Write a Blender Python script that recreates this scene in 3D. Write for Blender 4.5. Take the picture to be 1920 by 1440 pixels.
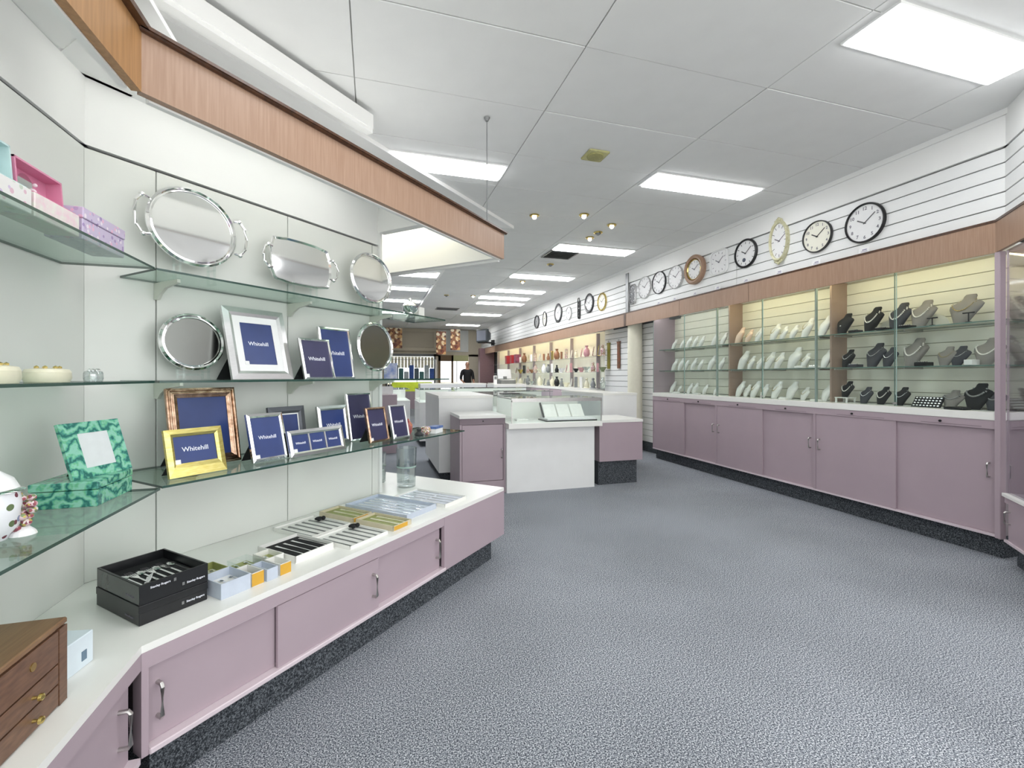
import bpy, bmesh, math, random
from mathutils import Matrix, Vector, Euler
random.seed(7)
R = math.radians
Q = math.sqrt(.5)
for o in list(bpy.data.objects): bpy.data.objects.remove(o)
SC = bpy.context.scene
COL = SC.collection

# ---------------------------------------------------------------- camera, world, exposure
cam_data = bpy.data.cameras.new('camera')
cam = bpy.data.objects.new('camera', cam_data); COL.objects.link(cam)
cam_data.sensor_width = 36.0
cam_data.lens = 36.0 * 860 / 1920
cam_data.shift_y = -15.0 / 1920        # horizon sits a little above the frame centre
cam_data.clip_start = .02
cam.location = (0, 0, 1.25)
cam.rotation_euler = (R(90), 0, -math.atan(260 / 860))
SC.camera = cam
SC.view_settings.view_transform = 'Standard'
SC.view_settings.look = 'None'
SC.view_settings.gamma = 1
SC.view_settings.use_curve_mapping = False
SC.view_settings.exposure = -0.07
W = bpy.data.worlds.new('daylight'); SC.world = W
W.use_nodes = True
W.node_tree.nodes['Background'].inputs[0].default_value = (.98, .99, 1, 1)
W.node_tree.nodes['Background'].inputs[1].default_value = 2.7
PANEL_POWER = 14.0
TUBE_POWER = 9.5
SHOW_POWER = 14.0

# ---------------------------------------------------------------- materials
def lin(h):
    h = h.lstrip('#'); v = [int(h[i:i+2], 16) / 255 for i in (0, 2, 4)]
    return tuple(c / 12.92 if c <= .04045 else ((c + .055) / 1.055) ** 2.4 for c in v) + (1,)
MATS = {}
def mat(name, col, rough=.5, metal=0.0, noise=0.0, scale=20.0, stretch=(1, 1, 1), col2=None, bump=0.0, emit=0.0, alpha=None, detail=3, coat=0.0):
    if name in MATS: return MATS[name]
    m = bpy.data.materials.new(name); m.use_nodes = True; MATS[name] = m
    nt = m.node_tree; b = nt.nodes['Principled BSDF']
    b.inputs['Base Color'].default_value = lin(col)
    b.inputs['Roughness'].default_value = rough
    b.inputs['Metallic'].default_value = metal
    b.inputs['Coat Weight'].default_value = coat
    if emit:
        b.inputs['Emission Color'].default_value = lin(col); b.inputs['Emission Strength'].default_value = emit
    if noise or bump or col2:
        tc = nt.nodes.new('ShaderNodeTexCoord'); mp = nt.nodes.new('ShaderNodeMapping'); nz = nt.nodes.new('ShaderNodeTexNoise')
        mp.inputs['Scale'].default_value = stretch; nz.inputs['Scale'].default_value = scale; nz.inputs['Detail'].default_value = detail
        nt.links.new(tc.outputs['Object'], mp.inputs[0]); nt.links.new(mp.outputs[0], nz.inputs[0])
        if noise or col2:
            cr = nt.nodes.new('ShaderNodeValToRGB')
            a = lin(col)
            if col2: c2 = lin(col2)
            else: c2 = tuple(x * (1 - noise) for x in a[:3]) + (1,)
            cr.color_ramp.elements[0].position = .32; cr.color_ramp.elements[0].color = c2
            cr.color_ramp.elements[1].position = .68; cr.color_ramp.elements[1].color = a
            nt.links.new(nz.outputs[0], cr.inputs[0]); nt.links.new(cr.outputs[0], b.inputs['Base Color'])
        if bump:
            bp = nt.nodes.new('ShaderNodeBump'); bp.inputs['Strength'].default_value = bump; bp.inputs['Distance'].default_value = .004
            nt.links.new(nz.outputs[0], bp.inputs['Height']); nt.links.new(bp.outputs[0], b.inputs['Normal'])
    return m
def glassmat(name, tint, gloss=.10, rough=.02, haze=0.0):
    m = bpy.data.materials.new(name); m.use_nodes = True; MATS[name] = m
    nt = m.node_tree; nt.nodes.clear()
    out = nt.nodes.new('ShaderNodeOutputMaterial'); mx = nt.nodes.new('ShaderNodeMixShader')
    tr = nt.nodes.new('ShaderNodeBsdfTransparent'); gl = nt.nodes.new('ShaderNodeBsdfGlossy')
    lw = nt.nodes.new('ShaderNodeLayerWeight'); lw.inputs['Blend'].default_value = .5
    pw = nt.nodes.new('ShaderNodeMath'); pw.operation = 'POWER'; pw.inputs[1].default_value = 5.0
    mu = nt.nodes.new('ShaderNodeMath'); mu.operation = 'MULTIPLY_ADD'; mu.inputs[1].default_value = .6; mu.inputs[2].default_value = gloss
    mu.use_clamp = True; nt.links.new(lw.outputs['Facing'], pw.inputs[0])
    tr.inputs[0].default_value = lin(tint); gl.inputs['Roughness'].default_value = rough
    nt.links.new(pw.outputs[0], mu.inputs[0]); nt.links.new(mu.outputs[0], mx.inputs[0])
    nt.links.new(tr.outputs[0], mx.inputs[1]); nt.links.new(gl.outputs[0], mx.inputs[2])
    nt.links.new(mx.outputs[0], out.inputs[0])
    return m

WHITE = mat('white_paint', '#ECEDEC', .55, noise=.03, scale=6)
WARMW = mat('warm_white_laminate', '#EFEFEA', .3, noise=.03, scale=3)
PANELW = mat('pale_wall_panel', '#E2E4DF', .35, noise=.04, scale=2.5)
CEILW = mat('ceiling_tile_white', '#E6E7E6', .9, noise=.03, scale=5, bump=.06)
CEILG = mat('ceiling_joint_grey', '#C4C5C3', .9, noise=.1, scale=9)
PLAST = mat('white_plaster', '#F2F2F0', .7, noise=.02, scale=3)
SLATW = mat('white_slat', '#EDEEED', .4, noise=.02, scale=8)
SLATC = mat('cream_slat', '#EFEDDF', .45, noise=.03, scale=8)
GROOVE = mat('groove_shadow_grey', '#5C5E60', .8, noise=.1)
GROOVEC = mat('groove_cream', '#B9B6A6', .8, noise=.1)
PINK = mat('mauve_laminate', '#AF9EA6', .4, noise=.04, scale=4)
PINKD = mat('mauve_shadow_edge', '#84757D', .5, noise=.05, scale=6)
PINKL = mat('pale_mauve_rail', '#D9CBD1', .3, noise=.04, scale=6)
WOOD = mat('walnut_veneer', '#AA8C76', .38, col2='#9C7C66', scale=14, stretch=(9, 9, .4), detail=6)
WOODD = mat('dark_walnut_moulding', '#5A3B26', .3, col2='#3E2718', scale=12, stretch=(4, 4, 1))
CHESTW = mat('brown_chest_wood', '#7A5A45', .4, col2='#5F4434', scale=8, stretch=(3, 1, 14), detail=5)
CHROME = mat('brushed_chrome', '#C9C7C4', .35, 1.0, noise=.1, scale=60)
SILVER = mat('polished_silver', '#F4F4F4', .07, 1.0, noise=.02, scale=4)
SILVERB = mat('brushed_silver', '#DADADA', .28, 1.0, noise=.08, scale=40, stretch=(1, 1, 8))
GOLD = mat('brushed_pale_gold', '#E3D78F', .3, 1.0, col2='#CFBF6A', scale=30, stretch=(1, 1, 6))
BRASS = mat('brass', '#D9C27A', .22, 1.0, noise=.1)
BRONZE = mat('bronze_beaded_frame', '#C4A791', .25, 1.0, col2='#8E7058', scale=40)
BLACK = mat('black_plastic', '#16171A', .35, noise=.1, scale=30)
BLACKV = mat('black_velvet', '#1D1E20', .9, noise=.25, scale=60)
DGREY = mat('dark_grey_velvet', '#43444A', .85, noise=.2, scale=60)
TAUPE = mat('taupe_linen', '#8C8782', .85, noise=.15, scale=60)
BUSTW = mat('white_leatherette', '#EEEEE9', .5, noise=.05, scale=30)
BUSTP = mat('peach_bust_plaster', '#E8CDB8', .6, noise=.08, scale=30)
PEARL = mat('pearl', '#F1EDE4', .18, noise=.04, scale=80)
GREYST = mat('grey_stone_bead', '#9A9A98', .3, noise=.3, scale=90)
BLUEI = mat('navy_insert_paper', '#33457E', .3, noise=.2, scale=6)
NAVYI = mat('plum_navy_insert_paper', '#3E3D60', .3, noise=.25, scale=6)
MATTW = mat('white_mount_card', '#EFEFEF', .6, noise=.03)
INK = mat('white_ink', '#F4F6FF', .6, noise=.02)
GREYINK = mat('grey_ink', '#6D6A74', .6, noise=.02)
CREAM = mat('cream_porcelain', '#E8E4CB', .3, noise=.1, scale=30)
GREYM = mat('grey_metal', '#8C8E8E', .4, .6, noise=.1)
LITE = mat('light_diffuser', '#FCFDFF', .5, emit=PANEL_POWER)
TUBE = mat('fluorescent_tube', '#FFFFFB', .5, emit=TUBE_POWER)
WTUBE = mat('warm_showcase_tube', '#FFF1C8', .5, emit=SHOW_POWER)
BULB = mat('warm_spot_bulb', '#FFF6D8', .5, emit=9)
GLASS = glassmat('clear_glass', '#FAFDFC', .04)
GLASSG = glassmat('green_tinted_glass', '#E6F1EC', .06)
SHOWG = glassmat('showcase_glass', '#F9FCFB', .02)
REFLG = glassmat('reflective_glass', '#EDE9F0', .42, .06)
EDGEG = mat('green_glass_edge', '#2C4A42', .15, noise=.1)
EDGEL = mat('pale_glass_edge', '#A9C4BC', .15, noise=.1)
CRYST = glassmat('cut_crystal', '#EEF3F3', .24, .04)
def carpet(name, dark, midc, light, dim=1.0):
    m = bpy.data.materials.new(name); m.use_nodes = True; MATS[name] = m
    nt = m.node_tree; b = nt.nodes['Principled BSDF']; b.inputs['Roughness'].default_value = 1.0
    b.inputs['Specular IOR Level'].default_value = .1
    tc = nt.nodes.new('ShaderNodeTexCoord'); n1 = nt.nodes.new('ShaderNodeTexNoise'); n1.inputs['Scale'].default_value = 190; n1.inputs['Detail'].default_value = 1.5
    n1.inputs['Roughness'].default_value = .9
    nt.links.new(tc.outputs['Object'], n1.inputs[0])
    cr = nt.nodes.new('ShaderNodeValToRGB'); e = cr.color_ramp.elements
    e[0].position = .37; e[0].color = lin(dark); e[1].position = .64; e[1].color = lin(light)
    x = e.new(.5); x.color = lin(midc)
    nt.links.new(n1.outputs[0], cr.inputs[0])
    n2 = nt.nodes.new('ShaderNodeTexNoise'); n2.inputs['Scale'].default_value = 1.3; n2.inputs['Detail'].default_value = 4
    nt.links.new(tc.outputs['Object'], n2.inputs[0])
    mr = nt.nodes.new('ShaderNodeMapRange'); mr.inputs[1].default_value = .3; mr.inputs[2].default_value = .7; mr.inputs[3].default_value = .86 * dim; mr.inputs[4].default_value = 1.06 * dim
    nt.links.new(n2.outputs[0], mr.inputs[0])
    vm = nt.nodes.new('ShaderNodeVectorMath'); vm.operation = 'SCALE'
    nt.links.new(cr.outputs[0], vm.inputs[0]); nt.links.new(mr.outputs[0], vm.inputs['Scale'])
    nt.links.new(vm.outputs[0], b.inputs['Base Color'])
    bp = nt.nodes.new('ShaderNodeBump'); bp.inputs['Strength'].default_value = .5; bp.inputs['Distance'].default_value = .004
    nt.links.new(n1.outputs[0], bp.inputs['Height']); nt.links.new(bp.outputs[0], b.inputs['Normal'])
    return m
CARPET = carpet('speckled_blue_grey_carpet', '#363B44', '#80868F', '#DFE2E6')
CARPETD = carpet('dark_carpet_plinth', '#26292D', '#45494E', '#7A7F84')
def malachite():
    m = bpy.data.materials.new('malachite'); m.use_nodes = True; nt = m.node_tree; b = nt.nodes['Principled BSDF']; b.inputs['Roughness'].default_value = .15
    tc = nt.nodes.new('ShaderNodeTexCoord'); w = nt.nodes.new('ShaderNodeTexWave'); w.wave_type = 'RINGS'; w.inputs['Scale'].default_value = 5
    w.inputs['Distortion'].default_value = 22; w.inputs['Detail'].default_value = 4; w.inputs['Detail Scale'].default_value = 2.2
    cr = nt.nodes.new('ShaderNodeValToRGB'); e = cr.color_ramp.elements
    e[0].color = lin('#2B6E66'); e[0].position = .02; e[1].color = lin('#8CC9B4'); e[1].position = .95
    x = e.new(.3); x.color = lin('#58A695'); x2 = e.new(.6); x2.color = lin('#6FB98E')
    nt.links.new(tc.outputs['Object'], w.inputs[0]); nt.links.new(w.outputs[0], cr.inputs[0]); nt.links.new(cr.outputs[0], b.inputs['Base Color'])
    return m
MALA = malachite()
def spots(name, base, cols, scale=60, thr=.28, rough=.35):
    m = bpy.data.materials.new(name); m.use_nodes = True; nt = m.node_tree; b = nt.nodes['Principled BSDF']; b.inputs['Roughness'].default_value = rough
    tc = nt.nodes.new('ShaderNodeTexCoord'); v = nt.nodes.new('ShaderNodeTexVoronoi'); v.inputs['Scale'].default_value = scale
    cr = nt.nodes.new('ShaderNodeValToRGB'); cr.color_ramp.interpolation = 'CONSTANT'; e = cr.color_ramp.elements
    e[0].color = lin(cols[0]); e[1].color = lin(cols[-1]); e[1].position = .8
    for i, c in enumerate(cols[1:-1]): k = e.new((i + 1) / len(cols)); k.color = lin(c)
    sp = nt.nodes.new('ShaderNodeSeparateColor'); nt.links.new(v.outputs['Color'], sp.inputs[0]); nt.links.new(sp.outputs[0], cr.inputs[0])
    lt = nt.nodes.new('ShaderNodeMath'); lt.operation = 'LESS_THAN'; lt.inputs[1].default_value = thr; nt.links.new(v.outputs['Distance'], lt.inputs[0])
    mx = nt.nodes.new('ShaderNodeMix'); mx.data_type = 'RGBA'; mx.inputs[6].default_value = lin(base)
    nt.links.new(tc.outputs['Object'], v.inputs[0]); nt.links.new(lt.outputs[0], mx.inputs[0]); nt.links.new(cr.outputs[0], mx.inputs[7])
    nt.links.new(mx.outputs[2], b.inputs['Base Color'])
    return m
FLORAL = spots('floral_printed_paper', '#E6E4E2', ['#D9B6C4', '#C3CFC0', '#CDBBD6', '#E3D9C4'], 45, .33)
LILACP = spots('lilac_flower_paper', '#C9BBD6', ['#E4B5CF', '#9F86B8', '#EADFEA', '#B9A3C9'], 60, .36)
PORCF = spots('flower_painted_porcelain', '#EEEFF3', ['#7A4550', '#B8A26A', '#8795B5', '#6A7A56'], 38, .3, .2)
PORCF2 = spots('flower_cluster', '#D9BFC4', ['#A3565F', '#C9B85F', '#E7E0DC', '#7E8F63', '#8B4A58'], 130, .6, .3)
COLLAGE = spots('jewellery_photo_print', '#8C5A36', ['#C99A62', '#5A2C1C', '#E3C79A', '#7A3A24', '#F0E2C4'], 9, .6, .5)
GOODS = spots('mixed_bright_print', '#5C6FA3', ['#3D5C9C', '#8FB0C9', '#2B2B33', '#C9C2B0', '#4F7F79'], 14, .7, .5)

# ---------------------------------------------------------------- geometry helpers
class MB:
    def __init__(s): s.bm = bmesh.new(); s.M = Matrix.Identity(4)
    def at(s, M): s.M = M; return s
    def _add(s, vs): bmesh.ops.transform(s.bm, matrix=s.M, verts=vs)
    def box(s, x0, x1, y0, y1, z0, z1, bev=0.0):
        r = bmesh.ops.create_cube(s.bm, size=1)
        vs = r['verts']
        for v in vs: v.co = Vector(((x0 + x1) / 2 + v.co.x * (x1 - x0), (y0 + y1) / 2 + v.co.y * (y1 - y0), (z0 + z1) / 2 + v.co.z * (z1 - z0)))
        if bev:
            es = list({e for v in vs for e in v.link_edges})
            rr = bmesh.ops.bevel(s.bm, geom=es, offset=bev, segments=1, affect='EDGES')
            vs = list({v for v in rr['verts']} | {v for v in vs if v.is_valid})
        s._add(vs); return s
    def cyl(s, p0, p1, r0, r1=None, n=12, caps=True):
        r1 = r0 if r1 is None else r1
        p0, p1 = Vector(p0), Vector(p1); d = p1 - p0
        M = Matrix.Translation((p0 + p1) / 2) @ d.to_track_quat('Z', 'Y').to_matrix().to_4x4()
        r = bmesh.ops.create_cone(s.bm, cap_ends=caps, segments=n, radius1=r0, radius2=r1, depth=d.length, matrix=M)
        s._add(r['verts']); return s
    def sph(s, c, r, sx=1, sy=1, sz=1, u=10, v=6):
        q = bmesh.ops.create_uvsphere(s.bm, u_segments=u, v_segments=v, radius=r, matrix=Matrix.Translation(c) @ Matrix.Diagonal((sx, sy, sz, 1)))
        s._add(q['verts']); return s
    def ico(s, c, r, sub=1):
        q = bmesh.ops.create_icosphere(s.bm, subdivisions=sub, radius=r, matrix=Matrix.Translation(c)); s._add(q['verts']); return s
    def rings(s, rings, cap=True, closed=False):
        allv = []
        L = []
        for rg in rings:
            l = [s.bm.verts.new(p) for p in rg]; L.append(l); allv += l
        n = len(L[0])
        pairs = list(zip(L, L[1:])) + ([(L[-1], L[0])] if closed else [])
        for a, b in pairs:
            for i in range(n):
                s.bm.faces.new((a[i], a[(i + 1) % n], b[(i + 1) % n], b[i]))
        if cap and not closed:
            s.bm.faces.new(L[0][::-1]); s.bm.faces.new(L[-1])
        s._add(allv); return s
    def lathe(s, prof, n=20, sx=1, sy=1, c=(0, 0, 0), cap=True):
        return s.rings([[(c[0] + r * sx * math.cos(2 * math.pi * i / n), c[1] + r * sy * math.sin(2 * math.pi * i / n), c[2] + z) for i in range(n)] for r, z in prof], cap)
    def tube(s, pts, r, n=8, closed=False):
        pts = [Vector(p) for p in pts]; rg = []
        for i, p in enumerate(pts):
            if closed: d = pts[(i + 1) % len(pts)] - pts[i - 1]
            else: d = pts[min(i + 1, len(pts) - 1)] - pts[max(i - 1, 0)]
            q = d.to_track_quat('Z', 'Y')
            rg.append([p + q @ Vector((r * math.cos(2 * math.pi * k / n), r * math.sin(2 * math.pi * k / n), 0)) for k in range(n)])
        return s.rings(rg, not closed, closed)
    def prism(s, poly, z0, z1):
        a = [s.bm.verts.new((x, y, z0)) for x, y in poly]; b = [s.bm.verts.new((x, y, z1)) for x, y in poly]
        n = len(poly)
        s.bm.faces.new(a[::-1]); s.bm.faces.new(b)
        for i in range(n): s.bm.faces.new((a[i], a[(i + 1) % n], b[(i + 1) % n], b[i]))
        s._add(a + b); return s
    def mesh(s, name, m, smooth=False):
        me = bpy.data.meshes.new(name)
        bmesh.ops.recalc_face_normals(s.bm, faces=s.bm.faces[:])
        s.bm.to_mesh(me); s.bm.free()
        for k in (m if isinstance(m, (list, tuple)) else [m]): me.materials.append(k)
        if smooth:
            for p in me.polygons: p.use_smooth = True
            try: me.set_sharp_from_angle(angle=R(40))
            except Exception: pass
        return me
def link(name, me, parent=None, loc=(0, 0, 0), rz=0.0):
    o = bpy.data.objects.new(name, me); COL.objects.link(o); o.location = loc; o.rotation_euler = (0, 0, rz)
    if parent: o.parent = parent
    return o
def part(name, mb, m, parent, smooth=False, label=None, kind=None):
    o = link(name, mb.mesh(name, m, smooth), parent)
    if label: o['label'] = label
    if kind: o['kind'] = kind
    return o
def tag(o, label=None, cat=None, group=None, kind=None):
    if label: o['label'] = label
    if cat: o['category'] = cat
    if group: o['group'] = group
    if kind: o['kind'] = kind
    return o
def thing(name, label, cat, loc=(0, 0, 0), rz=0.0, group=None):
    return tag(link(name, None, None, loc, rz), label, cat, group)
def single(name, mb, m, label, cat, loc=(0, 0, 0), rz=0.0, group=None, smooth=False):
    return tag(link(name, mb.mesh(name, m, smooth), None, loc, rz), label, cat, group)
def struct(name, mb, m, label=None, loc=(0, 0, 0), rz=0.0):
    return tag(link(name, mb.mesh(name, m), None, loc, rz), label, None, None, 'structure')
def copy_tree(o, parent=None):
    c = o.copy(); COL.objects.link(c)
    if parent: c.parent = parent
    for ch in list(o.children): copy_tree(ch, c)
    return c
def sc(s, c, z=0.0): return ((s - c) * Q, (s + c) * Q, z)      # frame of the diagonal wall: s along it, c into it
A45, A90, AM90 = R(45), R(90), R(-90)
def edgeglass(mb_box, name, parent, glass=GLASSG, edge=EDGEG):
    o = part(name, mb_box, [glass, edge], parent)
    for p in o.data.polygons:
        if abs(p.normal.z) < .5: p.material_index = 1
    return o
def text_mesh(txt, size, m, M, bold=0.0, ext=.0004):
    cu = bpy.data.curves.new('t', 'FONT'); cu.body = txt; cu.size = size; cu.align_x = 'CENTER'; cu.align_y = 'CENTER'; cu.extrude = ext; cu.offset = bold; cu.resolution_u = 2
    o = bpy.data.objects.new('t', cu); COL.objects.link(o)
    me = bpy.data.meshes.new_from_object(o.evaluated_get(bpy.context.evaluated_depsgraph_get()))
    bpy.data.objects.remove(o); bpy.data.curves.remove(cu)
    me.materials.clear(); me.materials.append(m)
    me.transform(M @ Matrix.Rotation(R(90), 4, 'X'))
    return me
ORD = ['leftmost', 'second from left', 'third from left', 'fourth from left', 'fifth from left', 'sixth from left', 'seventh from left', 'eighth from left', 'ninth from left', 'tenth from left', 'eleventh from left', 'twelfth from left', 'thirteenth from left', 'fourteenth from left']

# ================================================================ SETTING
struct('floor', MB().box(-2.7, 4.6, -.6, 17.9, -.06, 0), CARPET, 'speckled blue grey loop pile carpet floor')
struct('floor_outside', MB().box(-14, 16, -14, -.6, -.06, -.001).box(-14, 16, 17.9, 30, -.06, -.001), mat('pale_bounce_paving', '#E4E2DC', .5, noise=.06, scale=3), 'paving outside both open shopfronts, made pale to bounce daylight')  # paving made pale to bounce daylight up to the ceiling
# ceiling: backing with every tile laid under it
ceil = struct('ceiling', MB().box(-2.6, 5.2, -.3, 18, 3.075, 3.2), CEILG, 'suspended ceiling of large white tiles')
XL = [-2.56, -1.33, -.11, 1.12, 2.37, 3.63, 4.5]
tile_cache = {}
y = -.25; row = 0
YL = [-.26 + .64 * k for k in range(29)]
for iy in range(28):
    for ix in range(6):
        w = XL[ix + 1] - XL[ix] - .006; d = .634
        key = (ix,)
        if key not in tile_cache: tile_cache[key] = MB().box(0, w, 0, d, 0, .017, .002).mesh('ceiling_tile', CEILW)
        t = link('ceiling_tile', tile_cache[key], ceil, (XL[ix] + .003, YL[iy], 3.06 + random.uniform(-.0015, .0015)))
# plaster ceiling over the left display (edge runs on the diagonal)
struct('trim_1', MB().prism([(-2.5, 1.16), (-1, 2.66), (1.62, 5.28), (1.15, 5.28), (1.15, 9.0), (-2.5, 9.0)], 3.022, 3.058), PLAST, 'white plaster ceiling panel with diagonal edge over left display')
struct('trim_2', MB().box(1.12, 1.17, 8.9, 15.8, 3.0, 3.058), WHITE, 'thin white ceiling trim running away down the shop')
# drop beam on the ceiling along the diagonal
struct('trim_3', MB().box(-1.4, 2.30, 2.30, 2.41, 2.925, 3.022).box(-1.4, 2.30, 2.305, 2.36, 2.90, 2.925), PLAST, 'white boxed ceiling beam above brown pelmet', rz=A45)
# light panels
P = {'n': 0}
LITE2 = mat('light_diffuser_far', '#FCFDFF', .5, emit=PANEL_POWER * 1.6)
lp_me2 = MB().box(-.58, .58, -.135, .135, -.022, 0, .006).mesh('diffuser', LITE2)
lp_me = MB().box(-.58, .58, -.135, .135, -.022, 0, .006).mesh('diffuser', LITE)
fr = MB(); fr.box(-.6, .6, -.15, -.135, -.008, .004).box(-.6, .6, .135, .15, -.008, .004).box(-.6, -.58, -.135, .135, -.008, .004).box(.58, .6, -.135, .135, -.008, .004)
fr_me = fr.mesh('frame', WHITE)
lights = [(3.0, 3.66, 'right light panel nearest the big wall clocks'), (.51, 3.93, 'light panel cut by the diagonal plaster edge'), (3.03, 1.72, 'light panel at the top right corner of the view'),
          (3.02, 5.94, 'light panel beside the grey ceiling vent'), (2.95, 7.85, 'light panel just beyond the ceiling vent'), (2.94, 9.3, 'second light panel beyond the ceiling vent'),
          (2.9, 10.2, 'third light panel beyond the ceiling vent'), (3.02, 11.0, 'fourth light panel beyond the ceiling vent'), (3.03, 13.15, 'light panel over the far counters'),
          (3.03, 16.0, 'last light panel before the far shop wall'), (.5, 8.1, 'left light panel beyond the diagonal canopy'), (.5, 9.65, 'second left light panel beyond the canopy'), (.5, 11.25, 'third left light panel beyond the canopy'), (.5, 13.4, 'fourth left light panel beyond the canopy'), (.51, 1.5, 'light panel behind the brown pelmet near the entrance')]
for x, yy, lab in lights:
    t = thing('ceiling_light', 'long white fluorescent ' + lab, 'light', (x, yy, 3.056 if x > 1.2 or yy > 9 or yy < 2 else (3.056 if yy < 4.3 else 3.02)), group='ceiling light panels')
    link('frame', fr_me, t); link('diffuser', lp_me2 if yy > 7 else lp_me, t)
# ceiling vent
def vent(x, yy, lab, w=.45, d=.45):
    t = thing('ceiling_vent', lab, 'vent', (x, yy, 3.057))
    f = MB().box(-w/2, w/2, -d/2, -d/2 + .025, -.012, 0).box(-w/2, w/2, d/2 - .025, d/2, -.012, 0).box(-w/2, -w/2 + .025, -d/2, d/2, -.012, 0).box(w/2 - .025, w/2, -d/2, d/2, -.012, 0)
    part('frame', f, GREYM, t)
    part('backing', MB().box(-w/2 + .025, w/2 - .025, -d/2 + .025, d/2 - .025, -.003, 0), BLACK, t)
    for i in range(8):
        yy2 = -d/2 + .05 + i * (d - .1) / 7
        part('louvre', MB().at(Matrix.Translation((0, yy2, -.006)) @ Matrix.Rotation(R(35), 4, 'X')).box(-w/2 + .025, w/2 - .025, -.012, .012, -.0015, .0015), GREYM, t)
vent(2.66, 6.31, 'square grey ceiling vent grille beside light panel')
vent(1.9, 12.3, 'far grey ceiling vent over the middle counters', .6, .4)
# downlights
dl = [(1.733, 4.861), (2.259, 4.684), (2.727, 4.902), (2.705, 5.437), (2.707, 5.21), (2.739, 6.916), (1.073, 7.93), (1.108, 8.551), (1.109, 8.957), (1.562, 10.226), (2.146, 10.121), (2.725, 8.312)]
ddesc = ['round brass ceiling spotlight, leftmost of the near four', 'round gold ceiling spotlight, middle of the near row', 'round ceiling spotlight nearest the right clock wall', 'lit round ceiling spotlight in front of the light panel', 'unlit round ceiling fitting just right of lit spotlight', 'small dark ceiling fitting beyond the vent',
         'far left round ceiling spotlight nearest the canopy', 'far left dark ceiling fitting, second beyond canopy', 'far left dark ceiling fitting, third beyond canopy', 'small dark ceiling fitting over far counters', 'small lit ceiling spotlight over far counters', 'lit ceiling spotlight behind third light panel']
dr = MB().lathe([(.055, 0), (.058, -.006), (.046, -.016), (.036, -.014), (.034, -.002)], 20).mesh('bezel', BRASS, True)
db = MB().sph((0, 0, -.022), .026, u=14, v=8).mesh('bulb', BULB, True)
dd = MB().sph((0, 0, -.012), .030, u=14, v=8).mesh('bulb', GREYM, True)
for i, (x, yy) in enumerate(dl):
    t = thing('ceiling_spotlight', ddesc[i], 'light', (x, yy, 3.058), group='ceiling spotlights')
    link('bezel', dr, t); link('bulb', dd if i in (4, 5, 7, 8, 9) else db, t)
t = thing('smoke_detector', 'square yellowed ceiling speaker plate between the light panels', 'detector', (1.737, 3.393, 3.058))
part('base', MB().box(-.09, .09, -.09, .09, -.012, 0, .01), mat('yellowed_plastic', '#C9C68E', .5, noise=.15, scale=30), t)
part('grille', MB().lathe([(.07, -.012), (.066, -.022), (.03, -.026)], 24), mat('yellowed_plastic_dark', '#A8A468', .5, noise=.25, scale=90), t)

# right side wall: upper slat wall, plain band, corner
wr = struct('wall_right', MB().box(4.14, 4.3, 1.98, 18, 2.28, 3.08).box(4.47, 4.6, 1.9, 18, 0, 3.08).box(4.35, 4.47, 5.9, 7.75, 2.12, 2.3), GROOVE, 'right wall with white slatted upper band')
part('plain_band', MB().box(4.105, 4.14, 1.98, 18, 2.815, 3.075).box(4.085, 4.14, 1.98, 18, 3.02, 3.07), PLAST, wr)
seg = [(2.005, 4.43), (4.436, 6.80), (6.88, 9.28), (9.286, 11.68), (11.686, 14.08), (14.086, 17.9)]
for a, b in seg:
    me = MB().box(4.12, 4.14, 0, b - a, 0, .0925, .002).mesh('slat', SLATW)
    for k in range(5): link('slat', me, wr, (0, a, 2.312 + k * .1))
struct('trim_4', MB().box(4.09, 4.14, 6.80, 6.88, 2.3, 2.98), GREYM, 'thin grey upright between the clock wall sections')
# diagonal return of the right wall, toward the camera
wd = struct('wall_right_diagonal', MB().box(-.03, 1.2, .028, .15, 2.312, 3.08).box(0, 1.2, .42, .55, 0, 2.3), GROOVE, 'diagonal end of right wall beside entrance', (4.12, 2.03, 0), R(-135))
me = MB().box(-.012, 1.2, .008, .028, 0, .0925, .002).mesh('slat', SLATW)
for k in range(5): link('slat', me, wd, (0, 0, 2.312 + k * .1))
part('plain_band', MB().box(-.012, 1.2, .004, .05, 2.815, 3.075), PLAST, wd)

# left wall A (parallel to the shop axis) and diagonal partition B
wl = struct('wall_left', MB().box(-1.2, -1.045, -1.2, 2.12, 0, 2.118), GROOVE, 'left wall behind near glass shelves')
part('wall_panel', MB().box(-1.045, -1.0335, .55, 2.10, .474, 2.105), PANELW, wl)
part('wall_panel', MB().box(-1.045, -1.033, -1.2, .544, .474, 2.105), PANELW, wl)
part('upper_band', MB().box(-1.06, -1.033, -1.2, 2.13, 2.118, 2.37), PLAST, wl)
wb = struct('wall_diagonal', MB().box(.76, 2.255, 2.232, 2.30, .4745, 2.11), GROOVE, 'diagonal pale panelled partition behind glass shelves', rz=A45)
for a, b in [(.755, .987), (.991, 1.597), (1.601, 2.207), (2.211, 2.262)]:
    part('wall_panel', MB().box(a, b, 2.219, 2.232, .4745, 2.105, .0015), PANELW, wb)
part('upper_band', MB().box(.745, 2.262, 2.219, 2.30, 2.118, 2.37), PLAST, wb)
part('end_cap', MB().box(2.262, 2.285, 2.205, 2.31, .4745, 2.37), WHITE, wb)
struct('wall_left_far', MB().box(-2.7, -2.55, -.3, 18, 0, 3.08), WHITE, 'white far left side wall')

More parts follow.
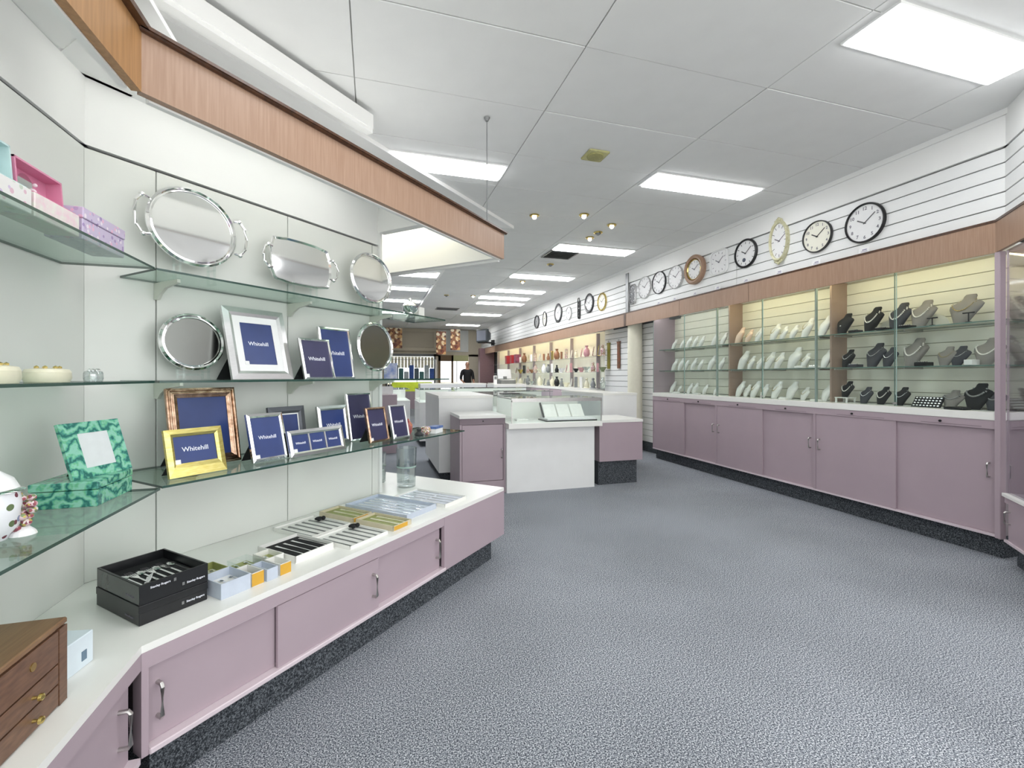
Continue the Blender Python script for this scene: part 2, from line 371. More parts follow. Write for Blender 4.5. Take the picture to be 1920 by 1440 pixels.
# canopy over the diagonal display
can = struct('trim_5', MB().box(.66, 2.76, 1.83, 2.83, 2.37, 2.39).rings([[(.70, 1.606, 2.222), (.70, 1.83, 2.372), (.70, 1.83, 2.384), (.70, 1.606, 2.234)], [(2.76, 1.606, 2.222), (2.76, 1.83, 2.372), (2.76, 1.83, 2.384), (2.76, 1.606, 2.234)]]).box(-1.2, .9, 2.2, 2.83, 2.37, 2.39), PLAST, 'white soffit board of the suspended canopy', rz=A45)
struct('trim_6', MB().box(-1.04, -.64, -1.2, 1.95, 2.372, 2.39), PLAST, 'white soffit board over near left shelves')
struct('trim_7', MB().box(2.26, 2.32, 1.84, 2.22, 2.20, 2.37), PLAST, 'white cross beam inside canopy at partition end', rz=A45)
struct('trim_8', MB().box(2.74, 2.79, 1.61, 1.83, 2.065, 2.225).box(2.74, 2.79, 1.83, 2.83, 2.065, 2.37).box(2.78, 2.80, 1.60, 2.84, 2.05, 2.09), PLAST, 'white end board closing the canopy', rz=A45)
struct('trim_9', MB().box(.66, 2.77, 2.80, 2.84, 2.065, 2.37), PLAST, 'white rear board of the canopy', rz=A45)
pel = thing('pelmet', 'long brown timber pelmet hanging diagonally above left shelves', 'pelmet', sc(.658, 1.559, 2.065), A45)
part('board', MB().box(0, 2.135, 0, .025, 0, .178), WOOD, pel)
part('top_moulding', MB().box(-.01, 2.15, -.022, .03, .178, .188).cyl((-.01, -.006, .182), (2.15, -.006, .182), .011, n=10), WOODD, pel, label='dark rounded top moulding')
part('inner_lining', MB().box(0.03, 2.13, .026, .045, -.006, .17), PLAST, pel)
pa = thing('pelmet', 'short golden brown timber pelmet above near left shelves', 'pelmet', (-.637, 1.568, 2.065), A90)
part('board', MB().box(-2.6, 0, 0, .025, 0, .178), mat('golden_veneer', '#B5895C', .35, col2='#A0784E', scale=9, stretch=(9, 9, .5)), pa)
part('top_moulding', MB().box(-2.6, .01, -.022, .03, .178, .194), WOODD, pa)
part('inner_lining', MB().box(-2.6, -.02, .026, .045, -.006, .25), PLAST, pa)
# hanging wire of the canopy
single('hanging_wire', MB().cyl((0, 0, 0), (0, 0, .778), .003, n=6).lathe([(.010, .755), (.022, .778)], 12), GREYM, 'thin white wire holding up the pelmet end', 'wire', sc(2.745, 1.67, 2.277))
# cove tubes added out of sight on the canopy to light the ceiling
for i, (s0, l) in enumerate([(1.15, .9), (2.08, .9)]):
    t = thing('added_cove_light', ['added cove fluorescent unseen on top of the canopy, nearer one', 'added cove fluorescent unseen on top of the canopy, farther one'][i], 'light', sc(s0, 2.25, 2.3905), A45)
    part('body', MB().box(-l/2, l/2, -.04, .04, 0, .035), WHITE, t); part('tube', MB().cyl((-l/2 + .02, 0, .05), (l/2 - .02, 0, .05), .014, n=10), TUBE, t)
# canopy lamps; the batten tubes are added, hidden inside the canopy
for i, (s0, c0, l, lab) in enumerate([(1.35, 1.93, 1.25, 'added fluorescent batten hidden behind the brown pelmet'), (2.52, 2.77, .30, 'short added fluorescent batten at the back end of the canopy')]):
    t = thing('added_batten_light', lab, 'light', sc(s0, c0, 2.37), A45)
    part('body', MB().box(-l/2, l/2, -.03, .03, -.045, -.001), WHITE, t); part('tube', MB().cyl((-l/2 + .02, 0, -.06), (l/2 - .02, 0, -.06), .014, n=10), TUBE, t)
single('canopy_light_panel', MB().box(-.19, .19, -.45, .45, -.006, 0), mat('cream_light_diffuser', '#FFFCEC', .5, emit=2.2), 'cream lit diffuser panel in the open end of canopy', 'light', sc(2.53, 2.30, 2.352), A45)
t = thing('canopy_downlight', 'round recessed lamp in the open end of the canopy', 'light', sc(2.52, 2.12, 2.345))
part('bezel', MB().lathe([(.07, 0), (.072, -.01), (.05, -.016), (.045, -.004)], 20), BRASS, t); part('bulb', MB().sph((0, 0, -.018), .03), BULB, t)
t = thing('added_batten_light', 'added fluorescent batten above the near left shelves', 'light', (-.72, .6, 2.372), A90)  # one more added tube, unseen above the near shelves
part('body', MB().box(-.6, .6, -.03, .03, -.045, -.001), WHITE, t); part('tube', MB().cyl((-.58, 0, -.06), (.58, 0, -.06), .014, n=10), TUBE, t)

# ================================================================ LEFT BENCH
HX, HZ = .02, .09
def handle(parent, x, z, ln=.10, y0=0.0, m=CHROME):
    pts = [(x, y0, z - ln/2), (x, y0 - .022, z - ln/2), (x, y0 - .028, z - ln/2 + .008), (x, y0 - .028, z + ln/2 - .008), (x, y0 - .022, z + ln/2), (x, y0, z + ln/2)]
    return part('handle', MB().tube(pts, .0062, 8), m, parent, True)
wt = thing('worktop', 'white laminate bench top along the left display', 'worktop', (0, 0, 0))
kx, ky = -.637, 1.568
poly = [(-1.033, -1.2), (kx, -1.2), (kx, ky), sc(2.79, 1.559)[:2], sc(2.79, 2.80)[:2], sc(1.5, 2.80)[:2], sc(1.2, 2.30)[:2], (-1.033, 2.105)]
part('top_board', MB().prism(poly, .452, .474), WARMW, wt)
# cabinets below
cb = thing('bench_cabinet', 'long low mauve cabinet with sliding doors under diagonal bench', 'cabinet', sc(0, 1.559, 0), A45)
part('carcass', MB().box(.70, 2.775, .05, 1.20, .15, .45), PINKD, cb)
part('top_rail', MB().box(.658, 2.79, 0, .05, .405, .4515), PINK, cb)
part('corner_post', MB().box(.658, .676, 0, .05, .15, .405), PINK, cb)
part('bottom_rail', MB().box(.676, 2.11, -.008, .05, .150, .168, .003), PINKL, cb, label='pale rounded bottom rail')
part('upper_track', MB().box(.676, 2.11, .012, .05, .397, .406), PINKL, cb)
for a, b, yy, hx in [(.678, 1.09, .026, .71), (1.087, 1.60, .006, 1.562), (1.594, 2.09, .026, 2.06)]:
    d = part('door', MB().box(a, b, yy, yy + .015, .168, .398, .0015), PINK, cb)
    handle(d, hx, .285, .10, yy)
part('end_panel', MB().box(2.10, 2.79, -.002, .02, .15, .452).box(2.77, 2.79, 0, 1.24, .15, .452), PINK, cb)
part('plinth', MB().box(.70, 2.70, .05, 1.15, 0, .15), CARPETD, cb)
ca = thing('bench_cabinet', 'near mauve cabinet under bench at the lower left corner', 'cabinet', (-.637, 1.568, 0), A90)
part('carcass', MB().box(-2.6, -.03, .05, .39, .15, .45), PINKD, ca)
part('top_rail', MB().box(-2.6, -.002, 0, .05, .405, .4515), PINK, ca)
part('bottom_rail', MB().box(-2.6, -.02, -.006, .05, .15, .168), PINKL, ca)
for a, b, yy, hx in [(-.56, -.022, .022, -.075), (-1.1, -.55, .006, -.6), (-2.5, -1.1, .022, -1.2)]:
    d = part('door', MB().box(a, b, yy, yy + .015, .168, .40, .0015), PINK, ca); handle(d, hx, .29, .10, yy)
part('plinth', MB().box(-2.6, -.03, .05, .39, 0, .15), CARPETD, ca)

# glass shelves, diagonal run and near run
def shelfB(z, s0, s1, c0, lab, th=.008):
    t = thing('glass_shelf', lab, 'shelf', sc(0, 0, z - th), A45)
    edgeglass(MB().box(s0, s1, c0, 2.216, 0, th), 'pane', t)
    for s in (.985, 1.60, 2.19):
        pts = [(2.217, -.07), (2.217, -.001), (c0 + .10, -.001), (c0 + .10, -.014), (2.13, -.028), (2.17, -.05), (2.19, -.07)]
        bm = MB(); a = [bm.bm.verts.new((s - .006, y, zz)) for y, zz in pts]; b = [bm.bm.verts.new((s + .006, y, zz)) for y, zz in pts]
        n = len(pts); bm.bm.faces.new(a); bm.bm.faces.new(b[::-1])
        for i in range(n): bm.bm.faces.new((a[i], a[(i + 1) % n], b[(i + 1) % n], b[i]))
        part('bracket', bm, mat('pale_bracket', '#D3D6CC', .4, noise=.05), t)
shelfB(1.645, .864, 2.62, 1.935, 'top glass shelf holding silver trays on the diagonal partition')
shelfB(1.2325, .864, 2.64, 1.915, 'middle glass shelf with round trays and picture frames')
shelfB(.872, .82, 2.66, 1.80, 'lowest glass shelf crowded with picture frames')
def shelfA(z, x1, lab, yb=1.97, th=.008):
    t = thing('glass_shelf', lab, 'shelf', (0, 0, z - th))
    edgeglass(MB().box(-1.031, x1, -1.0, yb, 0, th), 'pane', t)
    for yy in (1.32, .45):
        part('bracket', MB().box(-1.03, x1 - .06, yy - .006, yy + .006, -.022, -.001).box(-1.03, -1.0, yy - .006, yy + .006, -.07, -.02), mat('olive_bracket', '#9C9B84', .5, noise=.05), t)
shelfA(1.645, -.76, 'near top glass shelf with musical jewellery boxes')
shelfA(1.2325, -.76, 'near middle glass shelf with cream trinket pots')
shelfA(.872, -.69, 'near lowest glass shelf with green malachite box', 1.83)

# ---- silver trays
def oval_ring(mb, a, b, z_list, n=40, M=None):
    rg = []
    for da, yy in z_list: rg.append([((a + da) * math.cos(2*math.pi*i/n), yy, (b + da) * math.sin(2*math.pi*i/n)) for i in range(n)])
    mb.rings(rg, cap=False); return rg
def tray(lab, s, c, z, a, b, tilt=6, handles=True, face=SILVER, rect=False, group='silver trays on glass shelves', lift=.0):
    t = thing('serving_tray', lab, 'tray', sc(s, c, z), A45, group)
    M = Matrix.Rotation(R(-tilt), 4, 'X') @ Matrix.Translation((0, 0, b + .004 + lift))
    if rect:
        n = 48
        def se(k, d, yy):
            out = []
            for i in range(n):
                th = 2*math.pi*i/n; cx, sx = math.cos(th), math.sin(th); e = .38
                wob = 1 + .02 * math.cos(8 * th)
                out.append(((a + d) * wob * math.copysign(abs(cx)**e, cx), yy, (b + d) * wob * math.copysign(abs(sx)**e, sx)))
            return out
        part('dish', MB().at(M).rings([se(0, -.012, -.002), se(0, -.032, .008), se(0, -.034, .010), se(0, -.036, .014)]), face, t, True)
        part('rim', MB().at(M).rings([se(0, 0, -.004), se(0, -.006, -.012), se(0, -.014, -.002), se(0, -.010, .006), se(0, 0, .002)], False, True), SILVER, t, True)
    else:
        n = 48
        def el(d, yy): return [((a + d) * math.cos(2*math.pi*i/n), yy, (b + d) * math.sin(2*math.pi*i/n)) for i in range(n)]
        part('dish', MB().at(M).rings([el(-.018, -.002), el(-.030, .009), el(-.034, .011), el(-.034, .015)]), face, t, True)
        part('rim', MB().at(M).rings([el(0, -.006), el(-.008, -.014), el(-.014, -.006), el(-.020, -.008), el(-.022, 0), el(-.010, .006), el(0, .002)], False, True), SILVER, t, True)
    if handles:
        for sg in (-1, 1):
            pts = [(sg * (a - .012), -.006, .07 * b / .16), (sg * (a + .012), -.01, .075 * b / .16), (sg * (a + .035), -.014, .045 * b/.16), (sg * (a + .042), -.014, 0), (sg * (a + .035), -.014, -.045 * b/.16), (sg * (a + .012), -.01, -.075 * b/.16), (sg * (a - .012), -.006, -.07 * b/.16)]
            part('handle', MB().at(M).tube(pts, .006, 8).sph(pts[1], .011).sph(pts[5], .011), SILVER, t, True)
    if lift:
        st = MB()
        for sg in (-1, 1):
            q = a * .38
            st.box(sg * q - .004, sg * q + .004, -.03, .035, 0, .006).box(sg * q - .004, sg * q + .004, -.022, -.014, .006, lift + .018).box(sg * q - .004, sg * q + .004, -.022, .035, lift - .006, lift).box(sg * q - .004, sg * q + .004, .027, .035, .006, lift + .09)
        st.box(-a * .38, a * .38, .028, .034, lift * .5, lift * .5 + .008)
        part('clear_stand', st, GLASS, t)
    return t
DARKM = mat('painted_reflection_grey', '#7E807C', .22, 1.0, noise=.02)  # grey reflection on the tray faces put into the metal's base colour
tray('large oval silver tray with two handles leaning on top shelf', 1.085, 2.11, 1.6451, .178, .166, 3, lift=.068)
tray('rectangular silver tray with fluted corners and two handles', 1.61, 2.11, 1.6451, .182, .118, 3, rect=True, lift=.075)
tray('plain oval silver tray without handles on the top shelf', 2.105, 2.11, 1.6451, .172, .157, 3, handles=False, lift=.052)
tray('round silver tray on clear stand left of large frame', 1.09, 2.13, 1.2326, .130, .122, 4, False, DARKM, lift=.038)
tray('round silver tray at the right end of middle shelf', 2.10, 2.07, 1.2326, .150, .152, 4, False, DARKM, lift=.042)
t = thing('silver_ornament', 'small ornate silver dish at the right end of top shelf', 'ornament', sc(2.42, 2.08, 1.6451), A45)
part('foot', MB().lathe([(.035, 0), (.03, .008), (.012, .02)], 16), SILVER, t, True)
part('bowl', MB().lathe([(.014, .02), (.05, .045), (.062, .075), (.056, .078), (.03, .05)], 20), SILVER, t, True)
part('lid', MB().lathe([(.058, .078), (.04, .10), (.012, .115), (.014, .125), (.002, .135)], 16), SILVER, t, True)
single('display_box', MB().box(-.03, .03, -.03, .03, 0, .085, .003), WARMW, 'small white box beside the ornate silver dish', 'box', sc(2.53, 2.1, 1.6451), A45)

# ---- picture frames
def frame(lab, s, c, z, w, h, bw, fm, insert=BLUEI, tilt=13, bot=0, slots=1, mount=0.0, text='Whitehill', sticker=True, rz=A45, tsize=None, group='picture frames on glass shelves', beads=False):
    t = thing('picture_frame', lab, 'frame', sc(s, c, z), rz, group)
    M = Matrix.Rotation(R(-tilt), 4, 'X') @ Matrix.Translation((0, 0, .002))
    iw, ih, ib = w - 2 * bw, h - 2 * bw - bot, bw + bot
    th = .012
    f = MB().at(M)
    # four mitred sides with a raised outer edge
    def side(p):
        f.rings(p)
    x0, x1, z0, z1 = -w/2, w/2, 0, h; a0, a1, b0, b1 = -iw/2, iw/2, ib, ib + ih
    O = [(x0, z0), (x1, z0), (x1, z1), (x0, z1)]; I = [(a0, b0), (a1, b0), (a1, b1), (a0, b1)]
    mid = [((p[0]*.35 + q[0]*.65), (p[1]*.35 + q[1]*.65)) for p, q in zip(O, I)]
    f.rings([[(x, th, zz) for x, zz in O], [(x, -.002, zz) for x, zz in O], [(x, -.006, zz) for x, zz in mid], [(x, 0, zz) for x, zz in I], [(x, th, zz) for x, zz in I]], False, True)
    fo = part('surround', f, fm, t)
    if beads:
        bd = MB().at(M)
        for q in (.25, .6):
            P4 = [((p[0]*(1-q) + k[0]*q), (p[1]*(1-q) + k[1]*q)) for p, k in zip(O, I)]
            for i in range(4):
                p, k = P4[i], P4[(i + 1) % 4]; bd.cyl((p[0], -.006, p[1]), (k[0], -.006, k[1]), .004, n=6)
        part('moulding', bd, fm, t)
    if mount:
        mm = MB().at(M)
        A_, B_ = (a0, b0, a1, b1), (a0 + mount, b0 + mount, a1 - mount, b1 - mount)
        mm.box(A_[0], B_[0], .001, .003, A_[1], A_[3]).box(B_[2], A_[2], .001, .003, A_[1], A_[3]).box(B_[0], B_[2], .001, .003, A_[1], B_[1]).box(B_[0], B_[2], .001, .003, B_[3], A_[3])
        part('mount', mm, MATTW, t)
        a0, b0, a1, b1 = B_
    gap = .008 if slots > 1 else 0
    sw = (a1 - a0 - gap * (slots - 1)) / slots
    for k in range(slots):
        u0 = a0 + k * (sw + gap)
        ins = part('insert', MB().at(M).box(u0, u0 + sw, .004, .008, b0, b1), insert, t)
        if text:
            ts = tsize or min(sw * .17, .03)
            me = text_mesh(text, ts, INK, M @ Matrix.Translation((u0 + sw/2, .0035, (b0 + b1)/2)), .0001)
            link('lettering', me, ins)
        if k and gap: part('divider', MB().at(M).box(u0 - gap, u0, -.001, .008, b0, b1), fm, t)
    if sticker:
        part('price_sticker', MB().at(M).box(a0 - .002, a0 + .016, -.0012, .0038, b0 - .002, b0 + .015), MATTW, t)
    part('backing', MB().at(M).box(-w/2 + .004, w/2 - .004, th - .003, th + .002, .004, h - .004), BLACKV, t)
    L = h * .62
    y1 = math.sin(R(tilt)) * L + th; z1_ = math.cos(R(tilt)) * L
    bm = MB()
    q = [(-w*.24, y1 + .006, z1_), (w*.10, y1 + .006, z1_), (w*.18, y1 + .07 * h / .25, .001), (-w*.42, y1 + .07 * h / .25, .001)]
    bm.rings([[Vector(p) for p in q], [Vector(p) + Vector((0, .003, .001)) for p in q]])
    part('easel_leg', bm, BLACKV, t)
    return t
ZM, ZL = 1.2326, .8721
frame('large pale silver frame with wide white mount and blue insert', 1.345, 2.03, ZM, .30, .345, .04, SILVERB, mount=.032, tilt=15)
frame('small slim silver frame in front of the taller frame', 1.62, 1.985, ZM, .185, .215, .012, SILVER, tilt=14, insert=NAVYI)
frame('tall slim silver frame partly behind the small one', 1.80, 2.05, ZM, .215, .29, .014, SILVER, tilt=10)
frame('large bronze frame with ridged moulding behind the gold frame', 1.105, 2.045, ZL, .275, .33, .04, BRONZE, tilt=10, beads=True, text=None, sticker=False)
frame('brushed gold landscape frame at the left shelf corner', 0.985, 1.885, ZL, .205, .18, .028, GOLD, bot=.022, tilt=15)
frame('white silver portrait frame right of the gold frame', 1.295, 1.905, ZL, .17, .215, .018, SILVER, tilt=15)
frame('dark grey bordered frame standing behind others', 1.50, 2.06, ZL, .20, .225, .035, mat('dark_slate_frame', '#5A5D63', .4, .4, noise=.1), tilt=9, text=None, sticker=False, mount=.006)
frame('wide pale silver triple frame with three blue openings', 1.53, 1.88, ZL, .315, .125, .022, SILVERB, slots=3, tilt=15)
frame('silver frame with black side bands behind triple frame', 1.775, 2.05, ZL, .20, .215, .024, SILVERB, tilt=10)
frame('tall silver edged frame with navy insert', 1.99, 2.07, ZL, .19, .275, .01, SILVER, insert=NAVYI, tilt=9, sticker=False)
frame('bronze edged portrait frame with plum navy insert', 1.955, 1.90, ZL, .155, .20, .013, BRONZE, insert=NAVYI, tilt=12)
frame('slim silver frame with plum insert nearest shelf end', 2.135, 1.90, ZL, .145, .205, .012, SILVERB, insert=NAVYI, tilt=12)
# small trinkets at the far end of the lowest shelf
def lump(lab, cat, name, s, c, z, prof, m, rz=A45, grp=None, extra=None):
    t = thing(name, lab, cat, sc(s, c, z), rz, grp)
    part('body', MB().lathe(prof, 14), m, t, True)
    if extra: part('top', extra, MATS['brass'], t, True)
lump('small red and white ornament at the shelf end', 'ornament', 'trinket', 2.30, 2.0, ZL, [(.02, 0), (.03, .02), (.024, .05), (.008, .07), (.012, .085), (.002, .10)], mat('red_enamel', '#B5595B', .3, noise=.4, scale=90))
lump('small pink floral pot near the shelf end', 'ornament', 'trinket', 2.36, 1.90, ZL, [(.022, 0), (.036, .02), (.03, .045), (.02, .05)], PORCF2)
lump('small dark ornament between frames and blue box', 'ornament', 'trinket', 2.27, 1.88, ZL, [(.025, 0), (.03, .012), (.012, .03), (.016, .045), (.002, .055)], mat('dark_enamel', '#38393C', .3, noise=.4, scale=90))
t = thing('trinket_box', 'small blue and white printed box at shelf end', 'box', sc(2.46, 1.90, ZL), R(58))
part('base', MB().box(-.055, .055, -.03, .03, 0, .03), MATTW, t); part('lid', MB().box(-.057, .057, -.032, .032, .03, .045), mat('blue_print', '#5B79B8', .4, noise=.4, scale=60), t)
lump('small coral ornament beside blue printed box', 'ornament', 'trinket', 2.40, 2.08, ZL, [(.015, 0), (.028, .02), (.028, .05), (.01, .075), (.002, .09)], mat('coral_enamel', '#D98A70', .3, noise=.5, scale=90))

# ---- near top shelf: musical jewellery boxes (facing +X)
ZT = 1.6451
def musicbox(lab, y0, y1, x, h, lid_h, wallm, lidm, dial=True):
    w = y1 - y0; t = thing('jewellery_box', lab, 'jewellery box', (x, (y0 + y1)/2, ZT), A90)
    part('base', MB().box(-w/2, w/2, 0, .075, 0, h, .002), wallm, t)
    part('inner_tray', MB().box(-w/2 + .006, w/2 - .006, .006, .069, h, h + .004), lidm, t)
    M = Matrix.Translation((0, .07, h)) @ Matrix.Rotation(R(-4), 4, 'X')
    l = part('lid', MB().at(M).box(-w/2, w/2, 0, .006, 0, lid_h).box(-w/2, -w/2 + .005, -.035, 0, 0, lid_h).box(w/2 - .005, w/2, -.035, 0, 0, lid_h).box(-w/2, w/2, -.035, 0, lid_h - .005, lid_h), lidm, t)
    part('mirror', MB().at(M).cyl((0, 0, lid_h*.5), (0, -.003, lid_h*.5), .03, n=20), SILVER, l)
    part('figurine', MB().cyl((0, .055, h), (0, .055, h + .02), .006, n=8).sph((0, .055, h + .028), .008).sph((0, .05, h + .045), .005), mat('tutu_white', '#E9DDE2', .6, noise=.2), t)
    part('clasp', MB().box(-.006, .006, .095, .102, h + lid_h - .006, h + lid_h + .008), BRASS, t)
musicbox('open pale blue musical jewellery box at left edge', 1.19, 1.415, -.80, .06, .10, FLORAL, mat('pale_blue_lining', '#BFD9D9', .5, noise=.08, scale=20))
musicbox('open pink musical jewellery box beside lilac box', 1.425, 1.605, -.80, .06, .085, mat('pastel_print', '#E5E7DC', .5, col2='#E9CBD4', scale=40), mat('pink_lining', '#DC8FAD', .5, noise=.12, scale=20))
t = thing('jewellery_box', 'closed lilac flower patterned box on near top shelf', 'jewellery box', (-.80, 1.735, ZT), A90)
part('base', MB().box(-.115, .115, 0, .09, 0, .06, .002), LILACP, t); part('lid', MB().box(-.117, .117, -.002, .092, .061, .092, .002), LILACP, t)
# near middle shelf: trinket pots
def pot(lab, yy, x, w, h, m=CREAM, gem=True):
    t = thing('trinket_pot', lab, 'trinket box', (x, yy, 1.2326), A90)
    part('base', MB().lathe([(w*.9, 0), (w, h*.25), (w*.98, h*.6)], 20, 1, .75), m, t, True)
    part('lid', MB().lathe([(w*.99, h*.6), (w*.9, h*.8), (w*.35, h*.9)], 20, 1, .75), m, t, True)
    b = MB()
    for i in range(7): b.ico((w*.5*math.cos(i*.9), w*.35*math.sin(i*.9), h*.9), .006)
    part('bead_trim', b, BRASS if gem else SILVER, t)
pot('oval cream jewelled trinket box at left edge', 1.385, -.86, .062, .05)
pot('oblong cream trinket box with gold beads', 1.60, -.87, .062, .045)
pot('small round crystal trinket pot on middle shelf', 1.84, -.88, .032, .04, CRYST, False)
pot('cream oval trinket box cut by the picture edge', 1.27, -.86, .05, .052)
# near lowest shelf: malachite box, frame, floral vase
t = thing('malachite_box', 'green malachite patterned lidded box on lowest shelf', 'box', (-.765, 1.72, ZL), A90)
part('base', MB().box(-.10, .10, 0, .16, 0, .048, .002), MALA, t); part('lid', MB().box(-.101, .101, -.001, .161, .050, .072, .002), MALA, t)
t = thing('picture_frame', 'green malachite photo frame standing on the malachite box', 'frame', (-.80, 1.735, ZL + .0722), R(72))
M = Matrix.Rotation(R(-17), 4, 'X')
f = MB().at(M); w, h, bw = .20, .172, .05
f.box(-w/2, -w/2 + bw, 0, .01, 0, h).box(w/2 - bw, w/2, 0, .01, 0, h).box(-w/2 + bw, w/2 - bw, 0, .01, 0, .03).box(-w/2 + bw, w/2 - bw, 0, .01, h - .035, h)
part('surround', f, MALA, t); part('insert', MB().at(M).box(-.05, .05, .001, .006, .03, h - .035), mat('pale_print_card', '#DADFE0', .5, noise=.06, scale=30), t)
part('easel_leg', MB().rings([[(-.02, .04, .10), (.02, .04, .10), (.035, .085, .0), (-.035, .085, .0)], [(-.02, .043, .10), (.02, .043, .10), (.035, .088, .0), (-.035, .088, .0)]]), BLACKV, t)
t = thing('porcelain_vase', 'white floral porcelain lidded urn cut by left edge', 'vase', (-.842, 1.35, ZL))
part('body', MB().lathe([(.03, 0), (.034, .01), (.05, .03), (.054, .085), (.05, .108)], 28), PORCF, t, True)
part('rim', MB().lathe([(.052, .108), (.06, .112), (.052, .118)], 28), SILVER, t, True)
part('lid', MB().lathe([(.05, .118), (.04, .14), (.016, .16), (.012, .175), (.018, .19), (.004, .205)], 24), mat('white_porcelain', '#F3F3F4', .15, noise=.03), t, True)
t = thing('flower_ornament', 'cluster of tiny porcelain flowers beside floral urn', 'ornament', (-.80, 1.385, ZL))
b = MB()
for i in range(16):
    a = i * 2.4; r = .022 * math.sqrt(i / 16); b.sph((r * math.cos(a), r * math.sin(a), .014 + .085 * ((i * 7) % 16) / 16), .011, 1, 1, .8, 8, 5)
part('petals', b, PORCF2, t, True); part('foot', MB().lathe([(.025, 0), (.022, .008), (.01, .02)], 14), MATS['white_porcelain'], t)

# ---- things on the bench
ZB = .4741
t = thing('jewellery_chest', 'brown wooden jewellery chest with brass knobs at lower left', 'chest', (-.709, 1.366, ZB), A90)
part('carcass', MB().box(-.50, 0, .004, .29, 0, .182), CHESTW, t)
part('lid', MB().box(-.505, .004, -.003, .294, .183, .197, .003), mat('chest_lid_wood', '#8A6A4C', .35, col2='#755539', scale=8, stretch=(1, 14, 1), detail=5), t)
for k, (z0, z1) in enumerate([(.004, .052), (.056, .10)]):
    d = part('drawer', MB().box(-.42, -.03, -.003, .004, z0, z1, .001), CHESTW, t)
    for hx in (-.115, -.34):
        part('knob', MB().lathe([(.004, 0), (.003, .008), (.008, .012), (.007, .018), (.002, .021)], 12, c=(0, 0, 0)).at(Matrix.Identity(4)), BRASS, d, True).matrix_basis = Matrix.Translation((hx, -.003, (z0 + z1)/2)) @ Matrix.Rotation(R(90), 4, 'X')
d = part('front_flap', MB().box(-.42, -.03, -.003, .004, .104, .178, .001), CHESTW, t)
part('keyhole', MB().cyl((-.115, -.005, .145), (-.115, -.0025, .145), .009, n=14), BRASS, d)
part('corner_stile', MB().box(-.028, 0, -.004, .004, .002, .181), CHESTW, t)
t = thing('clear_box', 'small pale blue and white carton beside the wooden chest', 'box', (-.79, 1.49, ZB), R(80))
part('base', MB().box(-.05, .05, -.05, .05, 0, .085, .002), mat('pale_blue_card', '#DDE9F0', .5, noise=.05), t)
part('print', MB().box(.01, .026, -.0515, -.05, .02, .045), mat('blue_grey_ink', '#6B8397', .5, noise=.2), t)

def cutlery_box(lab, s, c, z, rot=0.0, open_=False):
    w, d, h = .20, .29, .062
    t = thing('cutlery_box', lab, 'box', sc(s, c, z), A45 + rot, 'black cutlery boxes')
    if open_:
        part('tray', MB().box(0, w, 0, d, 0, .004).box(0, .006, 0, d, .004, h).box(w - .006, w, 0, d, .004, h).box(.006, w - .006, 0, .006, .004, h).box(.006, w - .006, d - .006, d, .004, h), BLACK, t)
        part('insert', MB().box(.006, w - .006, .006, d - .006, .004, .03), BLACKV, t)
        part('side_sleeve', MB().box(-.001, -.0002, .002, d - .002, .002, h - .002), mat('grey_sheen_card', '#4A4D4C', .25, noise=.1), t)
    else:
        part('base', MB().box(0, w, 0, d, 0, h - .004, .002), BLACK, t); part('lid', MB().box(-.001, w + .001, -.001, d + .001, h - .024, h, .001), BLACK, t)
    for xx, zz in [(.155, .022)] + ([(.05, .046)] if open_ else []):
        link('lettering', text_mesh('Stanley Rogers', .0095, INK, Matrix.Translation((xx + .006, -.0016, zz)), .0001), t)
        part('logo', MB().box(xx - .036 if xx > .1 else xx + .044, xx - .029 if xx > .1 else xx + .051, -.0016, -.001, zz - .005, zz + .005), MATS['grey_metal'], t)
    link('lettering', text_mesh('Stanley Rogers', .009, GREYINK, Matrix.Translation((-.0016, .06, .02)) @ Matrix.Rotation(R(-90), 4, 'Z'), .0001), t)
    return t
cutlery_box('closed black cutlery box, lower of the stack', .705, 1.685, ZB)
cutlery_box('open black cutlery box, upper of the stack', .708, 1.688, ZB + .0624, 0.0, True)
def fork_me():
    b = MB().rings([[(-.004, 0, 0), (.004, 0, 0), (.004, 0, .003), (-.004, 0, .003)], [(-.0025, .1, 0), (.0025, .1, 0), (.0025, .1, .003), (-.0025, .1, .003)], [(-.009, .13, 0), (.009, .13, 0), (.009, .13, .002), (-.009, .13, .002)]])
    for k in range(4): b.box(-.009 + k * .005, -.009 + k * .005 + .0028, .13, .175, 0, .002)
    return b.mesh('fork', SILVER)
def spoon_me():
    b = MB().rings([[(-.004, 0, 0), (.004, 0, 0), (.004, 0, .003), (-.004, 0, .003)], [(-.0025, .12, 0), (.0025, .12, 0), (.0025, .12, .003), (-.0025, .12, .003)]])
    b.sph((0, .142, .002), .012, 1, 1.8, .35, 10, 6); return b.mesh('spoon', SILVER)
FORK, SPOON = fork_me(), spoon_me()
def place(name, me, lab, cat, loc, rz, grp, sx=1, rx=0):
    o = tag(link(name, me, None, loc, rz), lab, cat, grp); o.scale = (sx, sx, sx)
    if rx: o.rotation_euler = (rx, 0, rz)
    return o
for k in range(8):
    s_, c_ = .722 + k * .0235, 1.72
    p = sc(s_, c_, ZB + .0624 + .0305)
    place('fork' if k % 2 == 0 else 'spoon', FORK if k % 2 == 0 else SPOON, 'stainless steel %s, %s in the open black box' % ('fork' if k % 2 == 0 else 'spoon', ORD[k // 2]), 'cutlery', p, A45, 'forks in the black cutlery box' if k % 2 == 0 else 'spoons in the black cutlery box', 1.15)
single('product_card', MB().at(Matrix.Rotation(R(-30), 4, 'X')).prism([(-.035, 0), (.035, 0), (.03, .03), (0, .05), (-.03, .04)], 0, .002), MATTW, 'pale folded card lying across the cutlery', 'card', sc(.79, 1.80, ZB + .1), A45 + R(60))

